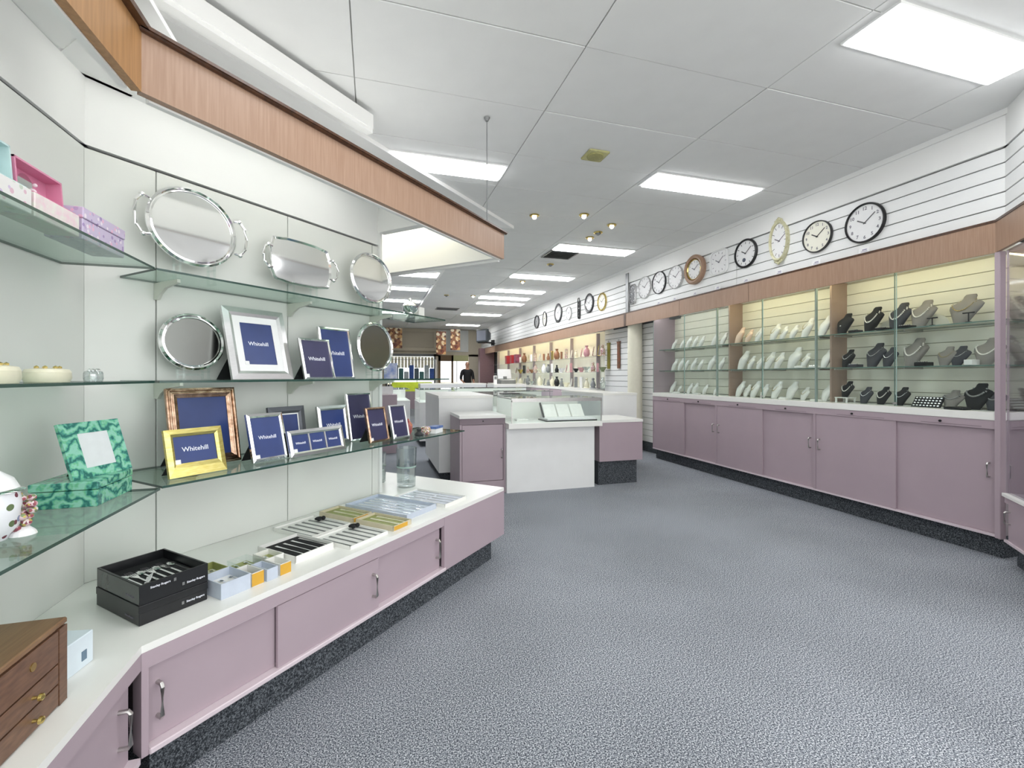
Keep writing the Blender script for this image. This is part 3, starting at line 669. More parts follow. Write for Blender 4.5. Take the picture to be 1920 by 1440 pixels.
# small open display boxes
def openbox(lab, s, c, w, d, h, m, rot=0.0, fill=None, n=3, cat='box', grp='small open display boxes on the bench', lidm=None, cm=SILVER):
    t = thing('display_box', lab, cat, sc(s, c, ZB), A45 + rot, grp); k = .003
    part('tray', MB().box(-w/2, w/2, -d/2, d/2, 0, k).box(-w/2, -w/2 + k, -d/2, d/2, k, h).box(w/2 - k, w/2, -d/2, d/2, k, h).box(-w/2 + k, w/2 - k, -d/2, -d/2 + k, k, h).box(-w/2 + k, w/2 - k, d/2 - k, d/2, k, h), m, t)
    part('lining', MB().box(-w/2 + k, w/2 - k, -d/2 + k, d/2 - k, k, h * .45), fill or WARMW, t)
    if lidm: part('front_label', MB().box(-w/2 - .0006, w/2 + .0006, -d/2 - .0012, -d/2 - .0002, .002, h - .002), lidm, t)
    for i in range(n):
        x = -w/2 + (i + .5) * w / n
        o = part('piece', MB().box(x - .003, x + .003, -d*.35, d*.1, h*.45, h*.45 + .004).sph((x, d*.22, h*.45 + .003), .008, 1, 1.5, .4, 8, 5), cm, t, True)
    return t
AMBER = mat('amber_card', '#DBA93A', .4, noise=.1); BLUEC = mat('pale_blue_box', '#C6CFDD', .3, noise=.1); OLIVE = mat('olive_card', '#9AA05E', .5, noise=.2, scale=40)
openbox('pale blue lidless box of trinkets beside black boxes', .975, 1.70, .105, .13, .055, BLUEC, .0, n=3)
openbox('amber fronted small open box beside pale blue box', 1.055, 1.685, .045, .10, .05, WARMW, 0, BLACKV, 1, lidm=AMBER)
openbox('narrow blue fronted open box between two amber ones', 1.11, 1.68, .045, .10, .045, BLUEC, 0, None, 1)
openbox('second amber fronted box, farther along the bench', 1.165, 1.68, .045, .10, .045, WARMW, 0, None, 1, lidm=AMBER)
openbox('olive topped small box behind the pale blue box', .985, 1.83, .09, .10, .05, OLIVE, 0, None, 2)
openbox('clear lidded box with olive lining at back', 1.105, 1.80, .08, .10, .045, GLASS, 0, OLIVE, 2)
openbox('olive lined open box beside the clear one', 1.20, 1.79, .07, .10, .04, WARMW, 0, OLIVE, 1)
def flattray(lab, s0, s1, c0, c1, m, fm, n, cm, h=.018, rows=1, grp='flat cutlery trays on the bench', label=None):
    t = thing('flat_tray', lab, 'tray', sc((s0 + s1)/2, (c0 + c1)/2, ZB), A45, grp); w, d = s1 - s0, c1 - c0
    part('base', MB().box(-w/2, w/2, -d/2, d/2, 0, .004).box(-w/2, -w/2 + .004, -d/2, d/2, .004, h).box(w/2 - .004, w/2, -d/2, d/2, .004, h).box(-w/2, w/2, -d/2, -d/2 + .004, .004, h).box(-w/2, w/2, d/2 - .004, d/2, .004, h), m, t)
    part('lining', MB().box(-w/2 + .004, w/2 - .004, -d/2 + .004, d/2 - .004, .004, h * .5), fm, t)
    if label: part('front_label', MB().box(-w/2 + .006, w/2 - .03, -d/2 - .001, -d/2 - .0002, .003, h - .003), label, t)
    for r in range(rows):
        for i in range(n):
            x = -w/2 + (i + .5) * w / n; y0 = -d/2 + .012 + r * (d - .02) / rows; y1 = y0 + (d - .05) / rows
            part('utensil', MB().rings([[(x - .003, y0, h*.5), (x + .003, y0, h*.5), (x + .003, y0, h*.5 + .004), (x - .003, y0, h*.5 + .004)], [(x - .002, (y0 + y1)/2, h*.5), (x + .002, (y0 + y1)/2, h*.5), (x + .002, (y0 + y1)/2, h*.5 + .004), (x - .002, (y0 + y1)/2, h*.5 + .004)], [(x - .006, y1, h*.5), (x + .006, y1, h*.5), (x + .006, y1, h*.5 + .003), (x - .006, y1, h*.5 + .003)]]), cm, t)
flattray('black lined tray of dark handled knives', 1.245, 1.44, 1.68, 1.93, WARMW, BLACKV, 5, SILVER, .03)
flattray('white tray of small spoons behind the front tray', 1.46, 1.70, 1.86, 2.14, WARMW, WARMW, 6, GREYM, .016)
flattray('white front tray of small forks at bench edge', 1.46, 1.70, 1.60, 1.84, WARMW, WARMW, 6, GREYM, .016)
for i, (s_, c_) in enumerate([(1.66, 1.80), (1.66, 2.05)]):
    t = thing('pouch', ['small black bow pouch on front fork tray', 'small black bow pouch on rear spoon tray'][i], 'pouch', sc(s_, c_, ZB + .0135), A45)
    part('bag', MB().sph((0, 0, .008), .024, 1, .8, .35, 12, 6), BLACKV, t, True); part('bow', MB().sph((-.014, -.018, .01), .011).sph((.014, -.018, .01), .011), BLACKV, t, True)
flattray('olive and gold card tray near the bench edge', 1.735, 1.87, 1.60, 1.86, mat('beige_tray', '#D6CDB2', .5, noise=.1), OLIVE, 3, CREAM, .026, label=AMBER)
flattray('olive and gold card tray toward the partition', 1.735, 1.87, 1.88, 2.14, MATS['beige_tray'], OLIVE, 3, CREAM, .026, label=AMBER)
flattray('large pale blue boxed cutlery set flat on bench', 1.90, 2.16, 1.66, 2.12, BLUEC, mat('pale_blue_satin', '#C9D3E2', .4, noise=.15, scale=30), 6, SILVER, .03, 2)
flattray('small pale blue boxed set nearest bench end', 2.19, 2.42, 1.62, 2.02, WARMW, mat('pale_ice_satin', '#DADFEA', .4, noise=.15, scale=30), 5, SILVER, .02, 2)
def vase(lab, s, c, r, h, n=24):
    t = thing('glass_vase', lab, 'vase', sc(s, c, ZB), group='cut glass vases on the bench')
    part('base', MB().lathe([(r*.85, 0), (r*.95, .004), (r*.95, h*.12)], n), CRYST, t, True)
    g = MB(); rg = []
    for rr, zz in [(r*.95, h*.12), (r, h*.6), (r*1.05, h), (r*.98, h), (r*.92, h*.6), (r*.86, h*.13)]:
        rg.append([((rr * (1 + (.05 if i % 2 else 0))) * math.cos(2*math.pi*i/n), (rr * (1 + (.05 if i % 2 else 0))) * math.sin(2*math.pi*i/n), zz) for i in range(n)])
    g.rings(rg, False); part('bowl', g, CRYST, t)
    part('cut_band', MB().lathe([(r*1.01, h*.5), (r*1.045, h*.52), (r*1.01, h*.54)], n, cap=False), EDGEL, t)
vase('tall cut glass cylinder vase at the bench end', sc(0, 0)[0] + (.222 + 3.30) * Q, (3.30 - .222) * Q, .066, .275)
vase('slim clear glass vase beside the partition end', (.055 + 3.60) * Q, (3.60 - .055) * Q, .036, .20)
t = thing('candle_holder', 'small white candle cup before the slim vase', 'candle holder', sc(2.50, 2.42, ZB)); part('cup', MB().lathe([(.02, 0), (.03, .01), (.032, .12), (.027, .12), (.025, .02)], 18), CRYST, t, True); part('candle', MB().cyl((0, 0, .02), (0, 0, .09), .02, n=14), WARMW, t)

# ================================================================ RIGHT RUN
XF, XB = 4.07, 4.45
units = [(6.06, 4.72, 'farthest'), (4.72, 3.39, 'middle'), (3.39, 2.03, 'nearest')]
doorsplit = [5.345, 4.024, 2.684]
hand = [(None, -1), (1, -1), (1, -1)]   # +1: near left jamb, -1: near right jamb
wtr = thing('worktop', 'white ledge under the right glass showcases', 'worktop', (XF, 6.06, 0), AM90)
part('top_board', MB().box(0, 4.035, -.004, .38, .945, 1.0, .002), WARMW, wtr)
for k, (ya, yb, nm) in enumerate(units):
    L = ya - yb; t = thing('base_cabinet', 'mauve sliding door base cabinet, %s on the right wall' % nm, 'cabinet', (XF, ya, 0), AM90, 'mauve base cabinets')
    part('carcass', MB().box(.004, L - .004, .04, .38, .15, .94), PINKD, t)
    r = part('top_rail', MB().box(0, L, 0, .04, .885, .944), PINK, t)
    part('side_stile', MB().box(0, .012, .0, .04, .165, .885), PINK, t); part('side_stile', MB().box(L - .012, L, .0, .04, .165, .885), PINK, t)
    part('bottom_rail', MB().box(0, L, -.004, .04, .150, .165), PINKL, t)
    m_ = ya - doorsplit[k]
    for q, (a, b, yy) in enumerate([(.012, m_ + .01, .006), (m_, L - .012, .022)]):
        d = part('door', MB().box(a, b, yy, yy + .015, .166, .884, .002), PINK, t)
        if q == 0 and k > 0: handle(d, a + .04, .60, .095, yy)
        if q == 1: handle(d, b - .045, .60, .095, yy)
        part('lock', MB().cyl(((a + b)/2, -.008, .915), ((a + b)/2, 0.002, .915), .009, n=12), BLACK, r)
        part('pull_groove', MB().box(a + (b - a)*.3, b - (b - a)*.12, -.0012, 0, .896, .900), PINKD, r)
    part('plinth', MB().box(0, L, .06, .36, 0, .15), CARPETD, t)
    # showcase above
    s_ = thing('glass_showcase', 'lit glass fronted jewellery showcase, %s on the right wall' % nm, 'showcase', (XF, ya, 1.0), AM90, 'glass jewellery showcases')
    part('back_board', MB().box(0, L, .39, .40, 0.001, 1.18), GROOVEC, s_)
    me = MB().box(.004, L - .004, .38, .39, 0, .098, .002).mesh('back_slat', SLATC)
    for j in range(11): link('back_slat', me, s_, (0, 0, .008 + .1035 * j))
    part('top_board', MB().box(0, L, .04, .39, 1.16, 1.18), PLAST, s_)
    div = mat('divider_brown', '#A58D80', .4, noise=.05) if k else PINK
    if k == 0: part('divider', MB().box(.0, .018, .01, .385, .001, 1.16), PINK, s_, label='mauve end panel')
    else: part('divider', MB().box(.015 + (.18 if 0 else 0), .033, .18, .385, .001, 1.16), div, s_)
    for zz in (.33, .645):
        edgeglass(MB().box(.02, L - .005, .10, .375, zz - .008, zz), 'glass_shelf', s_, SHOWG, mat('grey_green_edge', '#6F8A80', .2, noise=.1))
        for xx in (.08, L * .5, L - .08): part('shelf_bracket', MB().box(xx - .005, xx + .005, .16, .378, zz - .022, zz - .009), CHROME, s_)
    for q, (a, b, yy) in enumerate([(.0, m_ + .01, .012), (m_ - .01, L, .022)]):
        g = part('glass_door', MB().box(a, b, yy, yy + .005, .004, 1.155), SHOWG, s_)
        e = a if q else b
        part('door_edge', MB().box(e - .002, e + .002, yy - .0006, yy + .0056, .004, 1.155), EDGEL if not q else mat('grey_green_edge', '#6F8A80', .2, noise=.1), g)
    part('door_lock', MB().box(m_ - .012, m_ + .014, .004, .014, .02, .036), CHROME, s_)
    part('jamb', MB().box(.0005, .012, .005, .03, .0, 1.15), mat('dark_green_jamb', '#8FA098', .3, noise=.1), s_)
    part('tube', MB().cyl((.03, .065, 1.118), (L - .03, .065, 1.118), .011, n=8), WTUBE if k else TUBE, s_)
# fascia along the right run, near part and far part
fa = thing('pelmet', 'long brown timber pelmet above the right glass showcases', 'pelmet', (4.07, 6.80, 2.09), AM90)
part('board', MB().box(0, 4.78, -.022, .0, 0, .205), WOOD, fa)
part('top_moulding', MB().box(-.01, 4.785, -.026, .0, .205, .222).cyl((-.01, -.014, .212), (4.79, -.014, .212), .009, n=8), WOODD, fa)
part('end_block', MB().box(-.065, .0, -.024, .0, .0, .222), WOODD, fa, label='dark brown end block')
for x in (1.40, 2.62): part('joint', MB().box(x, x + .004, -.0228, -.0221, 0, .204), WOODD, fa)
fb = thing('pelmet', 'far brown timber pelmet running to the back of shop', 'pelmet', (4.07, 17.87, 2.09), AM90)
part('board', MB().box(0, 11.0, -.012, .012, 0, .205), WOOD, fb)
part('top_moulding', MB().box(0, 11.0, -.02, .06, .205, .222), WOODD, fb)
fc = thing('pelmet', 'short brown timber pelmet turning in at right edge', 'pelmet', (4.065, 2.02, 2.09), R(-135))
part('board', MB().box(0, 1.2, -.022, 0, 0, .205), WOOD, fc); part('top_moulding', MB().box(0, 1.2, -.026, -.001, .205, .221), WOODD, fc)
# post and diagonal showcase at right edge
single('corner_post', MB().box(-.02, .02, -.02, .02, 0.15, 2.09, .003), PINK, 'slim mauve corner post at right end of showcases', 'post', (4.055, 2.012, 0), R(-112))
s_ = thing('glass_showcase', 'tall diagonal glass showcase at the right picture edge', 'showcase', (4.03, 1.985, 0), R(-135))
part('ledge', MB().box(0.02, 1.15, -.015, .40, .452, .474, .002), WARMW, s_)
part('glass_front', MB().box(.02, 1.15, .01, .016, .475, 2.085), REFLG, s_)
part('back_board', MB().box(.0, 1.15, .36, .38, .475, 2.2), mat('pale_mauve_backing', '#E3DFE6', .4, noise=.04), s_)
part('glass_shelf', MB().box(.03, 1.15, .06, .35, 1.225, 1.233), SHOWG, s_); part('glass_shelf', MB().box(.03, 1.15, .06, .35, 1.637, 1.645), SHOWG, s_)
cbr = thing('base_cabinet', 'low mauve drawer cabinet below the diagonal showcase', 'cabinet', (4.03, 1.985, 0), R(-135))
part('carcass', MB().box(.02, 1.15, .03, .38, .15, .45), PINKD, cbr); part('top_rail', MB().box(.02, 1.15, 0, .03, .41, .45), PINK, cbr)
d = part('door', MB().box(.05, .6, .008, .022, .165, .408), PINK, cbr); handle(d, .075, .32, .08, .008)
part('bottom_rail', MB().box(.02, 1.15, -.004, .03, .15, .165), PINKL, cbr); part('plinth', MB().box(.02, 1.15, .06, .36, 0, .15), CARPETD, cbr)

# recess with slat wall and column
wre = struct('wall_recess', MB().box(4.38, 4.46, 6.07, 8.12, 0, 2.3), GROOVE, 'white slatted wall in the recess beside the column')
me = MB().box(4.36, 4.38, 0, 2.03, 0, .0925, .002).mesh('slat', SLATW)
for k in range(20): link('slat', me, wre, (0, 6.08, .16 + .1 * k))
struct('baseboard_recess', MB().box(4.35, 4.38, 6.07, 8.12, 0, .15), CARPETD, 'dark carpet skirting in the recess')
col = thing('column', 'round cream painted column between showcase runs', 'column', (4.22, 6.80, 0))
part('shaft', MB().cyl((0, 0, 0), (0, 0, 2.28), .12, n=32), mat('cream_paint', '#EDEAD6', .5, noise=.04), col, True)
for i, (yy, m, lab) in enumerate([(7.93, mat('olive_brass', '#A39B4A', .35, .5, noise=.2), 'tall olive gold wall hanging on the slatted recess'), (7.55, mat('red_brown', '#8A4A32', .4, col2='#5B5340', scale=12), 'tall red brown wall hanging on the slatted recess')]):
    t = thing('wall_hanging', lab, 'ornament', (4.35, yy, 1.37), AM90)
    part('strip', MB().box(-.05, .05, -.012, 0, .02, .50, .003), m, t); part('cap', MB().cyl((-.06, -.006, .51), (.06, -.006, .51), .012, n=10), m, t); part('hook', MB().box(-.008, .008, -.02, 0, 0.52, .56), CHROME, t)
for z0, h_, lab, m in [(1.62, .33, 'black strap display hanging beside the showcase end', BLACK), (1.40, .20, 'brown strap display hanging below the black one', MATS['red_brown'])]:
    t = thing('strap_display', lab, 'display', (4.35, 6.22, z0), AM90)
    part('card', MB().box(-.05, .05, -.012, 0, 0, h_, .002), m, t); part('hook', MB().cyl((0, -.03, h_ - .02), (0, 0, h_ - .02), .004, n=8), CHROME, t)

# ---- necklace busts
def bust_mesh(m, name='body'):
    prof = [(0, .36, .26, 0), (.06, .40, .30, 0), (.30, .62, .36, .02), (.52, .86, .38, .05), (.64, .92, .34, .08), (.72, .74, .30, .10), (.79, .42, .26, .11), (.86, .34, .24, .13), (.94, .33, .24, .15), (1.0, .26, .18, .16)]
    n = 18; rg = []
    for z, w, d, off in prof:
        rg.append([(.5 * w * math.cos(2*math.pi*i/n), off + .24 * z - .03 + .5 * d * math.sin(2*math.pi*i/n), z) for i in range(n)])
    return MB().rings(rg).mesh(name, m, True)
def neck_mesh(m, drop=.42, rad=.028, n=26, pend=True):
    b = MB()
    for i in range(n):
        t = math.pi * (i / (n - 1)); x = .34 * math.cos(t) * (1 - .25 * math.sin(t)); z = .80 - drop * math.sin(t) ** .9
        w = .86 if z < .7 else (.5 if z < .78 else .40); 
        y = .05 - .21 * math.sqrt(max(0, 1 - (x / (.5 * max(w, .7)))**2))
        if z > .74: y = .08 - .15 * math.sin(t)
        b.ico((x * (.62 if z > .74 else 1), y + .24 * z - .03, z), rad)
    return b.mesh('necklace', m)
BW = bust_mesh(BUSTW); BK = bust_mesh(BLACKV); BG = bust_mesh(DGREY); BT = bust_mesh(TAUPE); BP = bust_mesh(BUSTP)
NP = neck_mesh(PEARL); NS = neck_mesh(SILVER, .34, .018, 30); NG = neck_mesh(GREYST, .30, .034, 22); ND = neck_mesh(BRASS, .36, .016, 30)
def yfor(px, X):          # where a sight line at this picture column crosses the plane X = const
    u = (px - 960) / 860; a_ = math.atan(260 / 860); dx = math.sin(a_) + u * math.cos(a_); dy = math.cos(a_) - u * math.sin(a_)
    return X / dx * dy
STANDM = MB().lathe([(.38, 0), (.36, .012), (.08, .02), (.06, .04)], 16).mesh('foot', CHROME, True)
def bust(px, z, h, me, lab, neck=None, nlab=None, X=4.27, w=1.0, grp='white necklace busts in the showcases', turn=0.0, name='necklace_bust', pend=False):
    yy = yfor(px, X)
    t = thing(name, lab, 'bust', (X, yy, z), AM90 + turn, grp)
    if me in (BW, BP): h *= 1.12; w *= 1.12
    o = link('body', me, t); o.scale = (h * w, h, h)
    o = link('base', STANDM, t); o.scale = (h * .6, h * .6, h * .6)
    if neck:
        o = tag(link('necklace', neck, None, (X, yy, z), AM90 + turn), nlab, 'necklace', 'necklaces on the showcase busts'); o.scale = (h * w, h, h)
    return t
Z1, Z2, Z0 = 1.6451, 1.3301, 1.0006
rowname = {Z1: 'upper shelf', Z2: 'middle shelf', Z0: 'showcase floor'}
# nearest showcase, dark busts: (px, z, h, mesh, necklace, descr, necklace descr, width)
near = [
 (1579, Z1, .20, BK, None, 'black bust with single pendant', '', .95), (1631, Z1, .225, BK, NP, 'black bust', 'white pearl necklace', .9), (1680, Z1, .23, BG, NP, 'grey bust', 'white pearl necklace', .95), (1724, Z1, .225, BT, NP, 'taupe bust', 'thick white pearl necklace', 1.0), (1803, Z1, .225, BT, ND, 'large taupe bust on black tray', 'fine gold chain', 1.15),
 (1586, Z2, .17, BK, NS, 'black bust', 'fine silver chain', .85), (1636, Z2, .215, BG, NS, 'dark grey bust', 'silver drop necklace', .95), (1664, Z2, .17, BG, NS, 'small grey bust', 'silver chain', .9), (1709, Z2, .235, BT, NP, 'taupe bust', 'long pearl necklace', .95), (1771, Z2, .15, BT, ND, 'low taupe bust', 'gold chain', 1.1), (1795, Z2, .15, BG, NS, 'low grey bust', 'silver chain', 1.1), (1848, Z2, .20, BT, NP, 'taupe bust beside the pink post', 'bead necklace', 1.15),
 (1585, Z0 + .05, .15, BK, NP, 'black bust on a white stand', 'grey white bead necklace', 1.0), (1620, Z0, .15, BG, NS, 'grey bust', 'silver chain', .95), (1652, Z0, .155, BK, NP, 'black bust', 'pale bead necklace', .95), (1687, Z0, .155, BK, NS, 'black bust', 'silver chain necklace', .95), (1782, Z0, .14, BT, NG, 'low taupe bust beside the black tray', 'grey stone necklace', 1.3), (1827, Z0, .195, BK, NG, 'large black bust', 'grey bead necklace', 1.1), (1862, Z0, .155, BG, NG, 'dark bust cut by the pink post', 'grey stone necklace', 1.0)]
cnt = {}
for px, z, h, me, nk, d, nd, w in near:
    zz = Z0 if abs(z - Z0) < .1 else z
    i = cnt.get(zz, 0); cnt[zz] = i + 1
    bust(px, z, h, me, '%s, %s on nearest %s' % (d, ORD[i], rowname[zz]), nk, ('%s on the %s bust, nearest %s' % (nd, ORD[i].replace(' from left', ''), rowname[zz])) if nk else None, w=w, grp='dark necklace busts in the nearest showcase', turn=R(-12))
t = thing('display_stand', 'small white plinth under the leftmost low black bust', 'stand', (4.27, yfor(1585, 4.27), Z0), AM90)
part('top', MB().box(-.06, .06, -.06, .06, .042, .0495), WARMW, t)
for a in (-.05, .05):
    for b in (-.05, .05): part('leg', MB().box(a - .006, a + .006, b - .006, b + .006, 0, .042), WARMW, t)
# pendants
for px, z, hh in [(1579, Z1, .20), (1631, Z1, .225), (1680, Z1, .23)]:
    single('pendant', MB().ico((0, 0, 0), .008, 2), SILVER, 'shiny square pendant on the %s upper bust' % {1579: 'leftmost', 1631: 'second', 1680: 'third'}[px], 'pendant', (4.27 - hh * .10, yfor(px, 4.27), z + hh * .40), AM90, smooth=False)
# stands, ring trays
def tstand(px, z, h, lab, X=4.2):
    t = thing('earring_stand', lab, 'stand', (X, yfor(px, X), z), AM90)
    part('base', MB().lathe([(.02, 0), (.018, .005), (.004, .008)], 14), BLACKV, t); part('post', MB().cyl((0, 0, .008), (0, 0, h), .004, n=8), BLACKV, t); part('bar', MB().cyl((-.035, 0, h), (.035, 0, h), .005, n=8), BLACKV, t)
tstand(1748, Z1, .06, 'small black T stand beside the taupe pearl bust')
tstand(1816, Z1, .07, 'small black T stand before the large taupe bust', 4.19)
def dtray(px, z, w, h, m, lab, X=4.2, d=.09, n=0, tilt=0):
    t = thing('display_tray', lab, 'tray', (X, yfor(px, X), z), AM90)
    part('base', MB().box(-w/2, w/2, -d/2, d/2, 0, h, .003), m, t)
    b = MB()
    for i in range(n): b.ico((-w/2 + (i % 6 + .5) * w/6, -d/2 + .02 + (i // 6) * .03, h + .003), .006)
    if n: part('rings', b, SILVER, t, kind='stuff')
dtray(1803, Z1, .24, .012, BLACKV, 'flat black velvet tray under the large taupe bust', 4.24, .14) if False else None
dtray(1604, Z1, .075, .02, BLACKV, 'small black ring tray beside leftmost upper bust', n=6)
dtray(1655, Z1, .09, .016, BLACKV, 'small black ring tray between upper black and grey busts', 4.18, n=6)
dtray(1700, Z1, .09, .016, BLACKV, 'small black ring tray between grey and taupe busts', 4.18, n=6)
dtray(1604, Z2, .08, .025, DGREY, 'grey ring tray on the middle shelf left end', n=6)
dtray(1732, Z2, .085, .03, BLACKV, 'black ring tray right of the long pearl bust', n=6)
dtray(1822, Z2, .05, .04, WARMW, 'small white card block on the middle shelf right')
t = thing('earring_board', 'black slotted earring board tilted on the showcase floor', 'tray', (4.22, yfor(1734, 4.22), Z0), AM90)
M = Matrix.Rotation(R(-35), 4, 'X')
part('board', MB().at(M).box(-.10, .10, 0, .01, 0, .10), BLACKV, t)
b = MB().at(M)
for i in range(8):
    for j in range(4): b.box(-.09 + i*.024, -.09 + i*.024 + .012, -.003, 0, .012 + j*.024, .02 + j*.024)
part('earrings', b, SILVERB, t, kind='stuff')
single('display_tray', MB().box(-.06, .06, -.05, .05, 0, .018, .003), BLACKV, 'flat black velvet tray beside the grey bead bust', 'tray', (4.16, yfor(1795, 4.16), Z0), AM90)
for k, (px, yy2) in enumerate([(1752, .10), (1672, .08)]):
    t = thing('fan_card', ['pale fan shaped card behind the black T stand', 'pale fan shaped card behind the grey pearl bust'][k], 'card', (4.38, yfor(px, 4.38), Z1), AM90)
    pts = [(0, 0)] + [(.11 * math.cos(R(a)), .11 * math.sin(R(a))) for a in range(10, 171, 16)]
    part('card', MB().at(Matrix.Rotation(R(90), 4, 'X')).prism(pts, 0, .003), SLATC, t)
# middle showcase, white busts
mid = {Z1: [(1383, .175, BP, .75), (1401, .14, BP, .8), (1420, .15, BW, .9), (1449, .165, BW, 1.0), (1466, .13, BW, .9), (1485, .13, BW, .9), (1509, .18, BW, .7), (1541, .18, BW, .75)],
       Z2: [(1389, .20, BW, .8), (1405, .14, BW, .9), (1422, .13, BW, .8), (1439, .17, BW, .8), (1457, .16, BW, .8), (1484, .20, BW, 1.0), (1506, .14, BW, .9), (1545, .16, BW, .8)],
       Z0: [(1384, .165, BW, .9), (1412, .17, BW, .8), (1398, .13, BW, .8), (1430, .14, BW, .9), (1452, .17, BW, .9), (1480, .17, BW, 1.0), (1506, .12, BW, 1.2), (1546, .15, BW, .9)]}
for z, row in mid.items():
    for i, (px, h, me, w) in enumerate(row):
        kind = 'peach' if me is BP else 'white'
        nk = ND if i in (1, 3, 4, 6) else (NP if i == 2 else None)
        bust(px, z, h, me, '%s necklace bust, %s on middle showcase %s' % (kind, ORD[i], rowname[z]), nk, '%s on the %s bust, middle showcase %s' % ('fine gold chain' if nk is ND else 'pearl necklace', ORD[i].replace(' from left', ''), rowname[z]) if nk else None, w=w, turn=R(-28))
far = {Z1: [(1262, .13, BW, .8), (1277, .12, BW, .7), (1289, .15, BW, .7), (1301, .14, BW, .7), (1313, .13, BW, .8), (1338, .16, BW, .8), (1354, .14, BW, .8)],
       Z2: [(1262, .15, BW, .7), (1274, .16, BW, .7), (1284, .13, BW, .7), (1298, .15, BW, .8), (1311, .13, BW, .8), (1331, .17, BW, .8), (1350, .14, BW, .8)],
       Z0: [(1259, .15, BW, .8), (1272, .10, BW, .8), (1291, .13, BW, .9), (1301, .14, BW, .7), (1320, .12, BW, .9), (1340, .10, BW, 1.0)]}
for z, row in far.items():
    for i, (px, h, me, w) in enumerate(row):
        bust(px, z, h, me, 'white necklace bust, %s on farthest showcase %s' % (ORD[i], rowname[z]), w=w, turn=R(-28))
for i, (px, z) in enumerate([(1500, Z2), (1527, Z2), (1470, Z0), (1530, Z0), (1307, Z0), (1268, Z0)]):
    dtray(px, z, .09, .02, WARMW, ['white ring tray right of middle shelf busts', 'white ring tray by the dark glass joint', 'white ring tray on the middle showcase floor', 'white ring tray by the glass joint on floor', 'white ring tray on the farthest showcase floor', 'white ring tray in farthest floor corner'][i], 4.17, .06, 6)

# ---- clocks on the slat wall
def clock(yy, z, dia, lab, rim=BLACK, face=MATTW, rimw=.018, nums=True, shape='round', wx=1.0, depth=.03, sub=False, inner=None, hands=BLACK, X=4.12):
    t = thing('wall_clock', lab, 'clock', (X, yy, z), AM90, 'wall clocks above the pelmet'); r = dia / 2; n = 40
    if shape == 'round' or shape == 'oval':
        el = lambda q, y_: [(q * wx * math.cos(2*math.pi*i/n), y_, q * math.sin(2*math.pi*i/n)) for i in range(n)]
    else:
        e_ = .45
        el = lambda q, y_: [(q * wx * math.copysign(abs(math.cos(2*math.pi*i/n))**e_, math.cos(2*math.pi*i/n)), y_, q * math.copysign(abs(math.sin(2*math.pi*i/n))**e_, math.sin(2*math.pi*i/n))) for i in range(n)]
    part('rim', MB().rings([el(r, -.001), el(r, -depth*.7), el(r - rimw*.4, -depth), el(r - rimw, -depth*.8), el(r - rimw, -.001)], False, True), rim, t, True)
    part('face', MB().rings([el(r - rimw*.95, -.002), el(r - rimw*.95, -depth*.45)]), face, t)
    if inner: part('inner_ring', MB().rings([el(r - rimw, -depth*.5), el(r - rimw - .012, -depth*.75), el(r - rimw - .02, -depth*.5)], False, True), inner, t, True)
    fy = -depth*.45
    rr = r - rimw - (.022 if inner else 0)
    if nums:
        for k in range(12):
            a = R(90 - 30 * (k + 1))
            px, pz = rr * .80 * wx * math.cos(a), rr * .80 * math.sin(a)
            me = text_mesh(str(k + 1), rr * .26, GREYINK if hands is BLACK else hands, Matrix.Translation((px, fy - .0006, pz)), .0008)
            link('numeral', me, t)
    else:
        b = MB()
        for k in range(12):
            a = R(30 * k); b.at(Matrix.Translation((rr*.84*wx*math.cos(a), fy - .0006, rr*.84*math.sin(a))) @ Matrix.Rotation(-a, 4, 'Y')).box(-rr*.08, rr*.08, -.0006, .0006, -.003, .003)
        part('hour_marks', b, hands, t)
    for a, l, w in [(R(150), .45, .0045), (R(38), .72, .003)]:
        part('hand', MB().at(Matrix.Translation((0, fy - .004, 0)) @ Matrix.Rotation(-a, 4, 'Y')).box(-rr*.08, rr*l*min(1, wx*1.4), -.001, .001, -w, w), hands, t)
    part('hub', MB().cyl((0, fy, 0), (0, fy - .007, 0), .006, n=10), hands, t)
    if sub: part('pendulum_dial', MB().cyl((-rr*.15, fy, -rr*.5), (-rr*.15, fy - .003, -rr*.5), rr*.16, n=20), mat('blue_black_dial', '#3A4254', .4, noise=.1), t)
    return t
IVORY = mat('ivory_scroll', '#DAD8BC', .4, col2='#BDB98F', scale=30); CREAMF = mat('ivory_face', '#ECEADB', .5, noise=.03)
clock(2.943, 2.586, .345, 'largest black rimmed round clock nearest the camera', rimw=.016)
clock(3.391, 2.598, .304, 'cream faced round clock with thin dark rim', rim=mat('charcoal', '#2E2F31', .35, noise=.1), face=CREAMF, rimw=.010)
c3 = clock(3.817, 2.674, .44, 'tall oval ivory scrolled clock', rim=IVORY, rimw=.035, wx=.52, shape='oval', nums=False, hands=GREYINK, depth=.05)
b = MB()
for sg in (-1, 1):
    for k in range(5): b.sph(((k - 2) * .018, -.03, sg * (.235 - abs(k - 2) * .012)), .016, 1, .7, 1, 8, 6)
part('scroll', b, IVORY, c3, True)
clock(4.282, 2.663, .332, 'black rimmed round clock with small lower dial', rimw=.022, nums=False, sub=True)
clock(4.708, 2.663, .311, 'white rounded square clock', rim=WHITE, rimw=.02, shape='square', nums=False, hands=GREYINK)
clock(5.142, 2.667, .39, 'thick brown wooden round clock with gold ring', rim=WOOD, rimw=.05, depth=.06, inner=BRASS, nums=False, hands=GREYINK)
clock(5.56, 2.654, .325, 'plain white round clock right of dark rimmed one', rim=SILVERB, rimw=.01, nums=False, hands=GREYINK)
clock(5.954, 2.651, .336, 'white clock with dark numerals and thin dark rim', rim=MATS['charcoal'], rimw=.012)
